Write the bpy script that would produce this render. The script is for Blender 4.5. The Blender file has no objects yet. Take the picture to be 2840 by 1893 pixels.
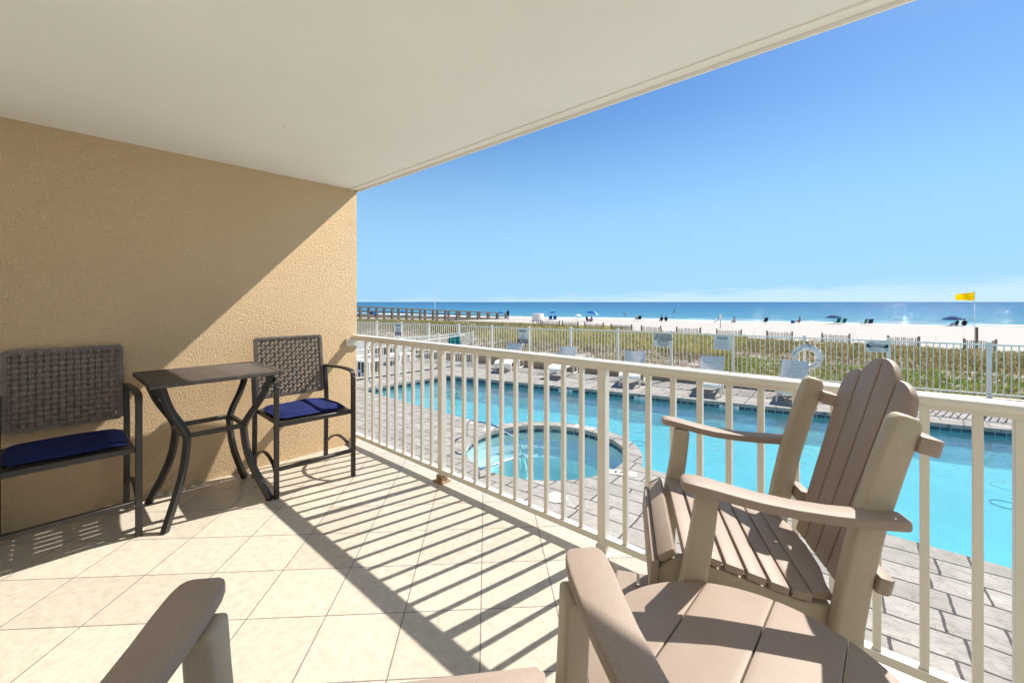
import bpy, bmesh, math, random
from mathutils import Vector, Matrix, geometry
random.seed(11)
R = math.radians
sc = bpy.context.scene
COL = sc.collection

# ------------------------------------------------------------------ camera, sky, sun, exposure
CAM_H = 1.385
YAW = R(42.03)
cd = bpy.data.cameras.new("camera"); cam = bpy.data.objects.new("camera", cd); COL.objects.link(cam)
cam.location = (0, 0, CAM_H); cam.rotation_euler = (R(90), 0, YAW)
cd.sensor_width = 36.0; cd.lens = 36.0 * 1180.0 / 2840.0
cd.shift_y = -(946.5 - 837.0) / 2840.0
cd.clip_start = 0.03; cd.clip_end = 60000
sc.camera = cam
SUN_EL, SUN_AZ = R(45.6), R(10.9)          # azimuth from +Y (the sea) towards +X
sun_dir = Vector((math.sin(SUN_AZ) * math.cos(SUN_EL), math.cos(SUN_AZ) * math.cos(SUN_EL), math.sin(SUN_EL)))
sl = bpy.data.lights.new("sun", 'SUN'); sl.energy = 5.0; sl.angle = R(0.53); sl.color = (1.0, 0.955, 0.87)
so = bpy.data.objects.new("sun", sl); COL.objects.link(so); so.location = (20, 60, 60)
so.rotation_euler = sun_dir.to_track_quat('Z', 'Y').to_euler()
SKY_STRENGTH = 0.060
SKY_TINT = (0.80, 1.10, 1.36, 1)
EXPOSURE = 0.68
sc.view_settings.view_transform = 'Standard'; sc.view_settings.look = 'None'
sc.view_settings.exposure = EXPOSURE; sc.view_settings.gamma = 1
sc.cycles.use_denoising = True
sc.cycles.max_bounces = 14; sc.cycles.diffuse_bounces = 8; sc.cycles.glossy_bounces = 4
sc.cycles.transparent_max_bounces = 24
sc.cycles.sample_clamp_indirect = 8

w = bpy.data.worlds.new("World"); sc.world = w; w.use_nodes = True
nt = w.node_tree; nt.nodes.clear()
def N(t, kind, **kw):
    n = t.nodes.new(kind)
    for k, v in kw.items():
        if k == 'inp':
            for a, b in v.items(): n.inputs[a].default_value = b
        else: setattr(n, k, v)
    return n
out = N(nt, 'ShaderNodeOutputWorld'); bg = N(nt, 'ShaderNodeBackground', inp={'Strength': SKY_STRENGTH})
sky = N(nt, 'ShaderNodeTexSky', sky_type='NISHITA', sun_disc=False, sun_elevation=SUN_EL, sun_rotation=SUN_AZ,
        altitude=0, air_density=1.0, dust_density=0.25, ozone_density=2.2)
hs = N(nt, 'ShaderNodeHueSaturation', inp={'Saturation': 1.12, 'Value': 1.0})
tc = N(nt, 'ShaderNodeTexCoord'); sep = N(nt, 'ShaderNodeSeparateXYZ')
nt.links.new(tc.outputs['Generated'], sep.inputs[0])
mp = N(nt, 'ShaderNodeMapping', inp={'Scale': (5, 5, 42)})
no = N(nt, 'ShaderNodeTexNoise', inp={'Scale': 1.6, 'Detail': 7, 'Roughness': 0.62})
nt.links.new(tc.outputs['Generated'], mp.inputs[0]); nt.links.new(mp.outputs[0], no.inputs['Vector'])
# a bank of thin far cloud low over the sea, higher to the right
top = N(nt, 'ShaderNodeMath', operation='MULTIPLY_ADD', inp={1: 0.034, 2: 0.036})   # top height from x
nt.links.new(sep.outputs[0], top.inputs[0])
nz = N(nt, 'ShaderNodeMath', operation='MULTIPLY_ADD', inp={1: 0.05, 2: -0.025}); nt.links.new(no.outputs[0], nz.inputs[0])
tp = N(nt, 'ShaderNodeMath', operation='ADD'); nt.links.new(top.outputs[0], tp.inputs[0]); nt.links.new(nz.outputs[0], tp.inputs[1])
df = N(nt, 'ShaderNodeMath', operation='SUBTRACT'); nt.links.new(tp.outputs[0], df.inputs[0]); nt.links.new(sep.outputs[2], df.inputs[1])
mr = N(nt, 'ShaderNodeMapRange', inp={1: -0.006, 2: 0.022, 3: 0.0, 4: 0.62}, interpolation_type='SMOOTHSTEP'); nt.links.new(df.outputs[0], mr.inputs[0])
mx = N(nt, 'ShaderNodeMix', data_type='RGBA', inp={7: (7.6, 9.8, 11.2, 1)})
nt.links.new(sky.outputs[0], hs.inputs['Color']); nt.links.new(mr.outputs[0], mx.inputs[0])
tint = N(nt, 'ShaderNodeMix', data_type='RGBA', blend_type='MULTIPLY', inp={0: 1.0, 7: SKY_TINT})
hz = N(nt, 'ShaderNodeMapRange', inp={1: 0.0, 2: 0.50, 3: 0.92, 4: 0.05}, interpolation_type='SMOOTHERSTEP'); nt.links.new(sep.outputs[2], hz.inputs[0])
hm = N(nt, 'ShaderNodeMix', data_type='RGBA', inp={7: (4.1, 7.4, 10.6, 1)}); nt.links.new(hz.outputs[0], hm.inputs[0])
nt.links.new(hs.outputs[0], tint.inputs[6]); nt.links.new(tint.outputs[2], hm.inputs[6]); nt.links.new(hm.outputs[2], mx.inputs[6]); nt.links.new(mx.outputs[2], bg.inputs[0]); nt.links.new(bg.outputs[0], out.inputs[0])

# ------------------------------------------------------------------ helpers
CY, SY = math.cos(YAW), math.sin(YAW)
def spot(x, y, d):
    """world point seen in direction (x, y) of the photo at depth d metres"""
    dx = (x - 1420.0) / 1180.0; dz = (837.0 - y) / 1180.0
    return Vector((d * (dx * CY - SY), d * (dx * SY + CY), CAM_H + d * dz))
def spotz(x, y, z):
    return spot(x, y, (z - CAM_H) / ((837.0 - y) / 1180.0))

MATS = {}
def mat(name, col, rough=0.6, var=0.0, vscale=8.0, bump=0.0, bscale=60.0, bdetail=4.0, metal=0.0, spec=0.5, speck=None, bdist=0.01, coords='Object'):
    if name in MATS: return MATS[name]
    m = bpy.data.materials.new(name); m.use_nodes = True; t = m.node_tree
    b = t.nodes['Principled BSDF']; b.inputs['Roughness'].default_value = rough; b.inputs['Metallic'].default_value = metal
    b.inputs['Specular IOR Level'].default_value = spec
    b.inputs['Base Color'].default_value = (*col, 1)
    c = N(t, 'ShaderNodeTexCoord')
    last = None
    if var > 0:
        n1 = N(t, 'ShaderNodeTexNoise', inp={'Scale': vscale, 'Detail': 6, 'Roughness': 0.6}); t.links.new(c.outputs[coords], n1.inputs['Vector'])
        rm = N(t, 'ShaderNodeMapRange', inp={1: 0.3, 2: 0.7, 3: 1 - var, 4: 1 + var}); t.links.new(n1.outputs[0], rm.inputs[0])
        hv = N(t, 'ShaderNodeMix', data_type='RGBA', blend_type='MULTIPLY', inp={0: 1.0, 6: (*col, 1)})
        t.links.new(rm.outputs[0], hv.inputs[7]); last = hv.outputs[2]
        t.links.new(last, b.inputs['Base Color'])
    if speck:
        n2 = N(t, 'ShaderNodeTexNoise', inp={'Scale': speck[0], 'Detail': 2}); t.links.new(c.outputs[coords], n2.inputs['Vector'])
        rm = N(t, 'ShaderNodeMapRange', inp={1: 0.35, 2: 0.65, 3: 1 - speck[1], 4: 1 + speck[1]}); t.links.new(n2.outputs[0], rm.inputs[0])
        hv = N(t, 'ShaderNodeMix', data_type='RGBA', blend_type='MULTIPLY', inp={0: 1.0, 6: (*col, 1)})
        if last: t.links.new(last, hv.inputs[6])
        t.links.new(rm.outputs[0], hv.inputs[7]); t.links.new(hv.outputs[2], b.inputs['Base Color'])
    if bump > 0:
        n3 = N(t, 'ShaderNodeTexNoise', inp={'Scale': bscale, 'Detail': bdetail, 'Roughness': 0.6}); t.links.new(c.outputs[coords], n3.inputs['Vector'])
        bp = N(t, 'ShaderNodeBump', inp={'Strength': bump, 'Distance': bdist}); t.links.new(n3.outputs[0], bp.inputs['Height']); t.links.new(bp.outputs[0], b.inputs['Normal'])
    MATS[name] = m
    return m

class MB:
    def __init__(s): s.bm = bmesh.new()
    def verts(s, vs, fs):
        v = [s.bm.verts.new(p) for p in vs]
        for f in fs:
            try: s.bm.faces.new([v[i] for i in f])
            except ValueError: pass
        return v
    def box(s, x0, x1, y0, y1, z0, z1, M=None):
        P = [Vector((x, y, z)) for z in (z0, z1) for y in (y0, y1) for x in (x0, x1)]
        if M is not None: P = [M @ p for p in P]
        s.verts(P, [(0, 2, 3, 1), (4, 5, 7, 6), (0, 1, 5, 4), (2, 6, 7, 3), (0, 4, 6, 2), (1, 3, 7, 5)])
        return s
    def bar(s, p, q, wd, ht, up=(0, 0, 1)):
        p, q = Vector(p), Vector(q); d = (q - p).normalized(); u = Vector(up)
        sd = d.cross(u)
        if sd.length < 1e-4: sd = d.cross(Vector((1, 0, 0)))
        sd.normalize(); u = sd.cross(d).normalized()
        P = []
        for c in (p, q):
            for a, b in ((-1, -1), (1, -1), (1, 1), (-1, 1)): P.append(c + sd * (a * wd / 2) + u * (b * ht / 2))
        s.verts(P, [(3, 2, 1, 0), (4, 5, 6, 7), (0, 1, 5, 4), (1, 2, 6, 5), (2, 3, 7, 6), (3, 0, 4, 7)])
        return s
    def sweep(s, pts, wd, ht, side):
        """rectangular section along pts; side = constant sideways axis"""
        sd = Vector(side).normalized(); pts = [Vector(p) for p in pts]; rows = []
        for i, p in enumerate(pts):
            d = (pts[min(i + 1, len(pts) - 1)] - pts[max(i - 1, 0)]).normalized(); u = sd.cross(d).normalized()
            wi = wd[i] if isinstance(wd, (list, tuple)) else wd; hi = ht[i] if isinstance(ht, (list, tuple)) else ht
            rows.append([s.bm.verts.new(p + sd * (a * wi / 2) + u * (b * hi / 2)) for a, b in ((-1, -1), (1, -1), (1, 1), (-1, 1))])
        for a, b in zip(rows, rows[1:]):
            for k in range(4): s.bm.faces.new((a[k], a[(k + 1) % 4], b[(k + 1) % 4], b[k]))
        s.bm.faces.new(rows[0][::-1]); s.bm.faces.new(rows[-1])
        return s
    def tube(s, pts, r, seg=8, cap=True):
        pts = [Vector(p) for p in pts]; rows = []; ref = None
        for i, p in enumerate(pts):
            d = (pts[min(i + 1, len(pts) - 1)] - pts[max(i - 1, 0)]).normalized()
            if ref is None: ref = d.orthogonal().normalized()
            u = (ref - d * ref.dot(d)).normalized(); ref = u; v = d.cross(u)
            ri = r[i] if isinstance(r, (list, tuple)) else r
            rows.append([s.bm.verts.new(p + (u * math.cos(2 * math.pi * k / seg) + v * math.sin(2 * math.pi * k / seg)) * ri) for k in range(seg)])
        for a, b in zip(rows, rows[1:]):
            for k in range(seg): s.bm.faces.new((a[k], a[(k + 1) % seg], b[(k + 1) % seg], b[k]))
        if cap: s.bm.faces.new(rows[0][::-1]); s.bm.faces.new(rows[-1])
        return s
    def prism(s, pts, vec):
        """polygon pts (3D) extruded by vec"""
        vec = Vector(vec); a = [s.bm.verts.new(Vector(p)) for p in pts]; b = [s.bm.verts.new(Vector(p) + vec) for p in pts]; n = len(a)
        s.bm.faces.new(a[::-1]); s.bm.faces.new(b)
        for k in range(n): s.bm.faces.new((a[k], a[(k + 1) % n], b[(k + 1) % n], b[k]))
        return s
    def ball(s, c, rx, ry, rz, seg=10, rings=6):
        M = Matrix.Translation(c) @ Matrix.Diagonal((rx, ry, rz, 1))
        bmesh.ops.create_uvsphere(s.bm, u_segments=seg, v_segments=rings, radius=1, matrix=M); return s
    def build(s, name, m, parent=None, bevel=0, segs=2, smooth=True, M=None):
        bm = s.bm
        if M is not None: bmesh.ops.transform(bm, matrix=M, verts=bm.verts)
        bmesh.ops.recalc_face_normals(bm, faces=bm.faces)
        if bevel:
            es = [e for e in bm.edges if len(e.link_faces) == 2 and e.calc_face_angle(0) > R(35)]
            bmesh.ops.bevel(bm, geom=es, offset=bevel, segments=segs, profile=0.5, affect='EDGES', clamp_overlap=True)
        me = bpy.data.meshes.new(name); bm.to_mesh(me); bm.free()
        for mm in (m if isinstance(m, (list, tuple)) else [m]): me.materials.append(mm)
        if smooth:
            me.shade_smooth(); me.set_sharp_from_angle(angle=R(38))
        o = bpy.data.objects.new(name, me); COL.objects.link(o)
        if parent is not None: o.parent = parent
        return o

def tag(o, label, cat, group=None):
    o['label'] = label; o['category'] = cat
    if group: o['group'] = group
    return o
def thing(name, label, cat, loc=(0, 0, 0), rz=0.0, group=None):
    o = bpy.data.objects.new(name, None); COL.objects.link(o); o.empty_display_size = 0.1
    o.location = loc; o.rotation_euler = (0, 0, rz); tag(o, label, cat, group); return o
def structure(o): o['kind'] = 'structure'; return o
def kids(o): return [c for c in bpy.data.objects if c.parent == o]
def dup(o, loc, rz, label, parent=None):
    c = o.copy(); COL.objects.link(c)
    if parent is None: c.location = loc; c.rotation_euler = (0, 0, rz); c['label'] = label
    else: c.parent = parent
    for k in kids(o): dup(k, None, None, None, c)
    return c
def text(body, size, name, m, parent, M, extrude=0.001, bold=0.0, spacing=1.0):
    cu = bpy.data.curves.new("lettering", 'FONT'); cu.body = body; cu.size = size; cu.align_x = 'CENTER'; cu.align_y = 'CENTER'
    cu.extrude = extrude; cu.offset = bold; cu.space_character = spacing; cu.resolution_u = 2
    o = bpy.data.objects.new("lettering", cu); COL.objects.link(o)
    dg = bpy.context.evaluated_depsgraph_get(); me = bpy.data.meshes.new_from_object(o.evaluated_get(dg))
    bpy.data.objects.remove(o); bpy.data.curves.remove(cu)
    me.transform(M); me.materials.clear(); me.materials.append(m)
    ob = bpy.data.objects.new(name, me); COL.objects.link(ob); ob.parent = parent; return ob

# ------------------------------------------------------------------ materials
def grid_material(name, base, var, grout, pitch_w, pitch_h, mortar, rot, loc, rough, offset=0.0, squash=1.0, sqf=2, mott=0.08, mscale=9, bumpd=0.004, spec=0.4, warp=0.0, veins=None):
    m = bpy.data.materials.new(name); m.use_nodes = True; t = m.node_tree; b = t.nodes['Principled BSDF']
    b.inputs['Roughness'].default_value = rough; b.inputs['Specular IOR Level'].default_value = spec
    c = N(t, 'ShaderNodeTexCoord'); mp = N(t, 'ShaderNodeMapping', vector_type='TEXTURE', inp={'Location': (*loc, 0), 'Rotation': (0, 0, rot)})
    t.links.new(c.outputs['Object'], mp.inputs[0]); vec = mp.outputs[0]
    if warp:
        wn = N(t, 'ShaderNodeTexNoise', inp={'Scale': 3.0, 'Detail': 3}); t.links.new(vec, wn.inputs['Vector'])
        ws = N(t, 'ShaderNodeVectorMath', operation='MULTIPLY_ADD', inp={1: (warp, warp, 0)}); t.links.new(wn.outputs['Color'], ws.inputs[0]); t.links.new(vec, ws.inputs[2]); vec = ws.outputs[0]
    br = N(t, 'ShaderNodeTexBrick', offset=offset, squash=squash, squash_frequency=sqf,
           inp={'Color1': (*[x * (1 - var) for x in base], 1), 'Color2': (*[min(1, x * (1 + var)) for x in base], 1), 'Mortar': (*grout, 1), 'Scale': 1.0, 'Mortar Size': mortar, 'Mortar Smooth': 0.15, 'Bias': 0, 'Brick Width': pitch_w, 'Row Height': pitch_h})
    t.links.new(vec, br.inputs['Vector'])
    n1 = N(t, 'ShaderNodeTexNoise', inp={'Scale': mscale, 'Detail': 8, 'Roughness': 0.65}); t.links.new(c.outputs['Object'], n1.inputs['Vector'])
    rm = N(t, 'ShaderNodeMapRange', inp={1: 0.32, 2: 0.68, 3: 1 - mott, 4: 1 + mott * 0.6}); t.links.new(n1.outputs[0], rm.inputs[0])
    mu = N(t, 'ShaderNodeMix', data_type='RGBA', blend_type='MULTIPLY', inp={0: 1.0}); t.links.new(br.outputs['Color'], mu.inputs[6]); t.links.new(rm.outputs[0], mu.inputs[7])
    colr = mu.outputs[2]; hgt = None
    if veins:
        vn = N(t, 'ShaderNodeTexNoise', inp={'Scale': veins[0], 'Detail': 5, 'Roughness': 0.6, 'Distortion': 1.6})
        vm = N(t, 'ShaderNodeMapping', inp={'Scale': (1, 2.6, 1), 'Rotation': (0, 0, 0.5)}); t.links.new(c.outputs['Object'], vm.inputs[0]); t.links.new(vm.outputs[0], vn.inputs['Vector'])
        ab = N(t, 'ShaderNodeMath', operation='SUBTRACT', inp={1: 0.5}); t.links.new(vn.outputs[0], ab.inputs[0])
        ab2 = N(t, 'ShaderNodeMath', operation='ABSOLUTE'); t.links.new(ab.outputs[0], ab2.inputs[0])
        vr = N(t, 'ShaderNodeMapRange', inp={1: 0.0, 2: 0.03, 3: veins[1], 4: 1.0}); t.links.new(ab2.outputs[0], vr.inputs[0])
        mu2 = N(t, 'ShaderNodeMix', data_type='RGBA', blend_type='MULTIPLY', inp={0: 1.0}); t.links.new(colr, mu2.inputs[6]); t.links.new(vr.outputs[0], mu2.inputs[7]); colr = mu2.outputs[2]
        hgt = vr.outputs[0]
    t.links.new(colr, b.inputs['Base Color'])
    sb = N(t, 'ShaderNodeMath', operation='SUBTRACT', inp={0: 1.0}); t.links.new(br.outputs['Fac'], sb.inputs[1])
    ad = N(t, 'ShaderNodeMath', operation='MULTIPLY_ADD', inp={1: 0.25}); t.links.new(n1.outputs[0], ad.inputs[0]); t.links.new(sb.outputs[0], ad.inputs[2])
    hh = ad.outputs[0]
    if hgt is not None:
        a2 = N(t, 'ShaderNodeMath', operation='MULTIPLY_ADD', inp={1: 0.4}); t.links.new(hgt, a2.inputs[0]); t.links.new(hh, a2.inputs[2]); hh = a2.outputs[0]
    bp = N(t, 'ShaderNodeBump', inp={'Strength': 0.5, 'Distance': bumpd}); t.links.new(hh, bp.inputs['Height']); t.links.new(bp.outputs[0], b.inputs['Normal'])
    return m

M_tile = grid_material('cream_tile', (0.54, 0.48, 0.395), 0.06, (0.23, 0.19, 0.18), 0.341, 0.341, 0.0030, R(45.5), (-2.116, 1.568), 0.36, mott=0.17, mscale=26, bumpd=0.002)
M_deck = grid_material('stamped_concrete', (0.40, 0.37, 0.335), 0.09, (0.11, 0.10, 0.10), 0.62, 0.30, 0.011, R(4.5), (0.1, 0.2), 0.85, offset=0.43, squash=0.55, sqf=2, spec=0.08, mott=0.20, mscale=3.2, bumpd=0.006, warp=0.05, veins=(3.2, 0.72))
M_coping = grid_material('coping_stone', (0.40, 0.365, 0.32), 0.06, (0.2, 0.18, 0.17), 0.5, 0.5, 0.008, 0, (0, 0), 0.6, mott=0.2, mscale=5, bumpd=0.008, warp=0.04, veins=(4.0, 0.75))

def stucco():
    m = bpy.data.materials.new('tan_stucco'); m.use_nodes = True; t = m.node_tree; b = t.nodes['Principled BSDF']
    b.inputs['Roughness'].default_value = 0.9; b.inputs['Specular IOR Level'].default_value = 0.2
    c = N(t, 'ShaderNodeTexCoord')
    n1 = N(t, 'ShaderNodeTexNoise', inp={'Scale': 1.9, 'Detail': 8, 'Roughness': .65}); t.links.new(c.outputs['Object'], n1.inputs['Vector'])
    cr = N(t, 'ShaderNodeMix', data_type='RGBA', inp={6: (0.765, 0.54, 0.315, 1), 7: (0.845, 0.625, 0.385, 1)}); t.links.new(n1.outputs[0], cr.inputs[0])
    t.links.new(cr.outputs[2], b.inputs['Base Color'])
    n2 = N(t, 'ShaderNodeTexNoise', inp={'Scale': 92, 'Detail': 4, 'Roughness': 0.6, 'Distortion': 0.8}); t.links.new(c.outputs['Object'], n2.inputs['Vector'])
    rm = N(t, 'ShaderNodeMapRange', inp={1: 0.38, 2: 0.66, 3: 0.0, 4: 1.0}); t.links.new(n2.outputs[0], rm.inputs[0])
    bp = N(t, 'ShaderNodeBump', inp={'Strength': 0.9, 'Distance': 0.0075}); t.links.new(rm.outputs[0], bp.inputs['Height']); t.links.new(bp.outputs[0], b.inputs['Normal'])
    return m
M_stucco = stucco()
M_ceil = mat('ceiling_paint', (0.88, 0.855, 0.80), 0.85, var=0.025, vscale=1.5, bump=0.12, bscale=90, bdist=0.004, spec=0.2)
def ceiling_specks():
    t = M_ceil.node_tree; b = t.nodes['Principled BSDF']; c = N(t, 'ShaderNodeTexCoord'); src = b.inputs['Base Color'].links[0].from_socket
    v = N(t, 'ShaderNodeTexVoronoi', inp={'Scale': 3.1, 'Randomness': 1.0}); t.links.new(c.outputs['Object'], v.inputs['Vector'])
    k = N(t, 'ShaderNodeMath', operation='LESS_THAN', inp={1: .0135}); t.links.new(v.outputs['Distance'], k.inputs[0])
    n = N(t, 'ShaderNodeTexNoise', inp={'Scale': .9, 'Detail': 7, 'Roughness': .7}); t.links.new(c.outputs['Object'], n.inputs['Vector'])
    st = N(t, 'ShaderNodeMapRange', inp={1: .56, 2: .72, 3: 1.0, 4: .95}); t.links.new(n.outputs[0], st.inputs[0])
    m1 = N(t, 'ShaderNodeMix', data_type='RGBA', blend_type='MULTIPLY', inp={0: 1.0}); t.links.new(src, m1.inputs[6]); t.links.new(st.outputs[0], m1.inputs[7])
    m2 = N(t, 'ShaderNodeMix', data_type='RGBA', inp={7: (.22, .17, .12, 1)}); t.links.new(k.outputs[0], m2.inputs[0]); t.links.new(m1.outputs[2], m2.inputs[6]); t.links.new(m2.outputs[2], b.inputs['Base Color'])
ceiling_specks()
M_rail = mat('cream_railing_paint', (0.76, 0.72, 0.63), 0.42, var=0.03, vscale=6, bump=0.04, bscale=30)
M_rust = mat('rusty_plate', (0.30, 0.20, 0.11), 0.7, var=0.3, vscale=40, bump=0.2, bscale=80)
M_poly = mat('brown_poly_lumber', (0.318, 0.245, 0.198), 0.55, var=0.07, vscale=7, speck=(520, 0.12), bump=0.10, bscale=420, bdist=0.0015, spec=0.35)
M_polyf = mat('tan_poly_lumber', (0.43, 0.365, 0.275), 0.55, var=0.07, vscale=7, speck=(520, 0.10), bump=0.10, bscale=420, bdist=0.0015, spec=0.35)
M_bolt = mat('steel_bolt', (0.55, 0.55, 0.55), 0.3, metal=1.0)
M_metal = mat('dark_bronze_metal', (0.028, 0.024, 0.021), 0.42, var=0.25, vscale=14, speck=(300, 0.25), bump=0.06, bscale=200, bdist=0.002)
M_tabletop = mat('weathered_dark_slat', (0.068, 0.055, 0.047), 0.5, var=0.3, vscale=18, speck=(160, 0.35), bump=0.1, bscale=120, bdist=0.003)
M_wick = mat('brown_wicker', (0.18, 0.14, 0.118), 0.42, var=0.35, vscale=35, speck=(260, 0.3), bump=0.1, bscale=300, bdist=0.002)
M_navy = mat('navy_cushion', (0.013, 0.021, 0.098), 0.9, var=0.1, vscale=20, bump=0.35, bscale=26, bdist=0.012, spec=0.15)
M_white = mat('white_plastic', (0.92, 0.87, 0.78), 0.45, var=0.03, vscale=6)
M_fence = mat('white_fence_paint', (0.92, 0.86, 0.74), 0.45, var=0.03, vscale=4)
M_steel = mat('polished_steel', (0.72, 0.72, 0.72), 0.16, metal=1.0)
M_wood = mat('grey_weathered_wood', (0.20, 0.165, 0.13), 0.85, var=0.3, vscale=5, bump=0.3, bscale=30)
M_slatwood = mat('sand_fence_wood', (0.46, 0.39, 0.31), 0.85, var=0.25, vscale=9)
M_fpost = mat('sand_fence_post', (0.31, 0.25, 0.20), 0.85, var=0.2, vscale=6)
M_curb = mat('tan_curb', (0.50, 0.37, 0.23), 0.85, var=0.08, vscale=5, bump=0.2, bscale=60)
M_curbtop = mat('pale_curb_cap', (0.62, 0.52, 0.40), 0.8, var=0.08, vscale=5)
M_plaster = mat('pool_plaster', (0.29, 0.53, 0.55), 0.7, var=0.16, vscale=1.1)
M_spaplaster = mat('spa_plaster', (0.80, 0.86, 0.85), 0.7, var=0.06, vscale=4)
M_tband = grid_material('blue_pool_tile', (0.030, 0.065, 0.115), 0.35, (0.30, 0.36, 0.36), 0.155, 0.155, 0.006, 0, (0, 0), 0.15, mott=0.3, mscale=20)
M_navytile = mat('navy_tile', (0.01, 0.02, 0.09), 0.2)
M_black = mat('black_ink', (0.012, 0.012, 0.014), 0.5)
M_navyink = mat('navy_ink', (0.012, 0.016, 0.07), 0.5)
M_sign = mat('white_sign_face', (0.78, 0.77, 0.70), 0.4, var=0.02)
M_teal = mat('teal_cloth', (0.03, 0.32, 0.36), 0.85, var=0.25, vscale=10, bump=0.3, bscale=20)
M_yellow = mat('yellow_flag_cloth', (0.88, 0.68, 0.01), 0.7, spec=0.03)
M_blue = mat('blue_umbrella_cloth', (0.01, 0.10, 0.38), 0.8, spec=0.03)
M_dblue = mat('dark_blue_umbrella_cloth', (0.012, 0.06, 0.18), 0.8, spec=0.03)
M_lblue = mat('pale_blue_cloth', (0.35, 0.55, 0.72), 0.8, spec=0.03)
M_bin = mat('blue_bin_plastic', (0.01, 0.11, 0.42), 0.5)
M_green = mat('green_sling_cloth', (0.02, 0.12, 0.10), 0.8, spec=0.03)
M_skin = mat('skin', (0.34, 0.19, 0.125), 0.6)
M_dark = mat('dark_cloth', (0.02, 0.02, 0.028), 0.8, spec=0.03)
M_pale = mat('pale_cloth', (0.55, 0.55, 0.55), 0.8)
M_pink = mat('mauve_cloth', (0.32, 0.12, 0.22), 0.8)
M_hair = mat('dark_hair', (0.03, 0.02, 0.015), 0.7)
M_dgreen = mat('dark_green_panel', (0.03, 0.07, 0.06), 0.6)
M_bird = mat('gull_feather', (0.18, 0.18, 0.19), 0.7)
M_rope = mat('grey_rope', (0.35, 0.33, 0.3), 0.9)

def water(name, tint, gloss_rough, scale, strength, stretch=(1, 1, 1), spots=None):
    m = bpy.data.materials.new(name); m.use_nodes = True; t = m.node_tree; t.nodes.clear()
    o = N(t, 'ShaderNodeOutputMaterial'); tr = N(t, 'ShaderNodeBsdfTransparent', inp={0: (*tint, 1)}); gl = N(t, 'ShaderNodeBsdfGlossy', inp={0: (1, 1, 1, 1), 1: gloss_rough})
    fr = N(t, 'ShaderNodeLayerWeight', inp={0: 0.5}); mxs = N(t, 'ShaderNodeMixShader'); rf = N(t, 'ShaderNodeBsdfRefraction', inp={0: (*tint, 1), 1: 0.0, 2: 1.16}); bod = N(t, 'ShaderNodeMixShader', inp={0: .42}); t.links.new(tr.outputs[0], bod.inputs[1]); t.links.new(rf.outputs[0], bod.inputs[2])
    c = N(t, 'ShaderNodeTexCoord'); mp = N(t, 'ShaderNodeMapping', inp={'Scale': stretch}); t.links.new(c.outputs['Object'], mp.inputs[0])
    n1 = N(t, 'ShaderNodeTexNoise', inp={'Scale': scale, 'Detail': 3, 'Roughness': 0.5, 'Distortion': 0.4}); t.links.new(mp.outputs[0], n1.inputs['Vector'])
    hh = n1.outputs[0]
    if spots:
        for (sx, sy, rad, amp) in spots:      # bubbling water over a jet
            ds = N(t, 'ShaderNodeVectorMath', operation='DISTANCE', inp={1: (sx, sy, 0)}); t.links.new(c.outputs['Object'], ds.inputs[0])
            ma = N(t, 'ShaderNodeMapRange', inp={1: 0.0, 2: rad, 3: amp, 4: 0.0}); t.links.new(ds.outputs['Value'], ma.inputs[0])
            n2 = N(t, 'ShaderNodeTexNoise', inp={'Scale': 16, 'Detail': 4, 'Distortion': 1.2}); t.links.new(c.outputs['Object'], n2.inputs['Vector'])
            mm = N(t, 'ShaderNodeMath', operation='MULTIPLY_ADD'); t.links.new(n2.outputs[0], mm.inputs[0]); t.links.new(ma.outputs[0], mm.inputs[1]); t.links.new(hh, mm.inputs[2]); hh = mm.outputs[0]
    bp = N(t, 'ShaderNodeBump', inp={'Strength': strength, 'Distance': 0.02}); t.links.new(hh, bp.inputs['Height'])
    t.links.new(bp.outputs[0], gl.inputs['Normal']); t.links.new(bp.outputs[0], fr.inputs['Normal'])
    pw = N(t, 'ShaderNodeMath', operation='POWER', inp={1: 4.0}); t.links.new(fr.outputs['Facing'], pw.inputs[0]); sch = N(t, 'ShaderNodeMath', operation='MULTIPLY_ADD', inp={1: .97, 2: .025}); t.links.new(pw.outputs[0], sch.inputs[0])
    t.links.new(sch.outputs[0], mxs.inputs[0]); t.links.new(bod.outputs[0], mxs.inputs[1]); t.links.new(bp.outputs[0], rf.inputs['Normal']); t.links.new(gl.outputs[0], mxs.inputs[2]); t.links.new(mxs.outputs[0], o.inputs[0])
    return m

# ------------------------------------------------------------------ the building: floor, wall, ceiling, railing
WX = -3.96           # inner face of the side wall
YE = 2.10            # outer edge of the wall and of the ceiling
CEIL = 2.487
b = MB(); b.box(WX - 0.3, 5.2, -2.3, 2.21, -0.20, 0.0); fl = structure(b.build('balcony_floor', M_tile, smooth=False))
b = MB()
b.box(WX - 0.30, WX, -2.5, YE, -1.3, CEIL + 0.3)
b.box(WX, 5.2, 1.9, 2.17, -1.3, -0.204)
wall = b.build('stucco_wall', M_stucco, bevel=0.006, segs=2)
b = MB(); b.box(WX + .001, 3.4, -0.85, -0.62, 0.001, CEIL - 0.003); b.build('back_wall', M_ceil, wall, smooth=False)  # unseen wall behind the camera, set close and cream to bounce light
tag(wall, 'tan stucco balcony side wall with a diagonal edge of sunlight across it', 'wall')
ce = thing('balcony_ceiling', 'cream painted slab overhead shading the balcony', 'ceiling')
b = MB(); b.box(WX - 0.3, 5.2, -2.5, YE, CEIL, CEIL + 0.22); b.build('slab', M_ceil, ce, smooth=False)
b = MB(); b.box(WX + 0.001, 5.2, YE - 0.075, YE - 0.052, CEIL - 0.008, CEIL - 0.0005); b.build('drip_edge', M_ceil, ce, smooth=False)
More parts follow.
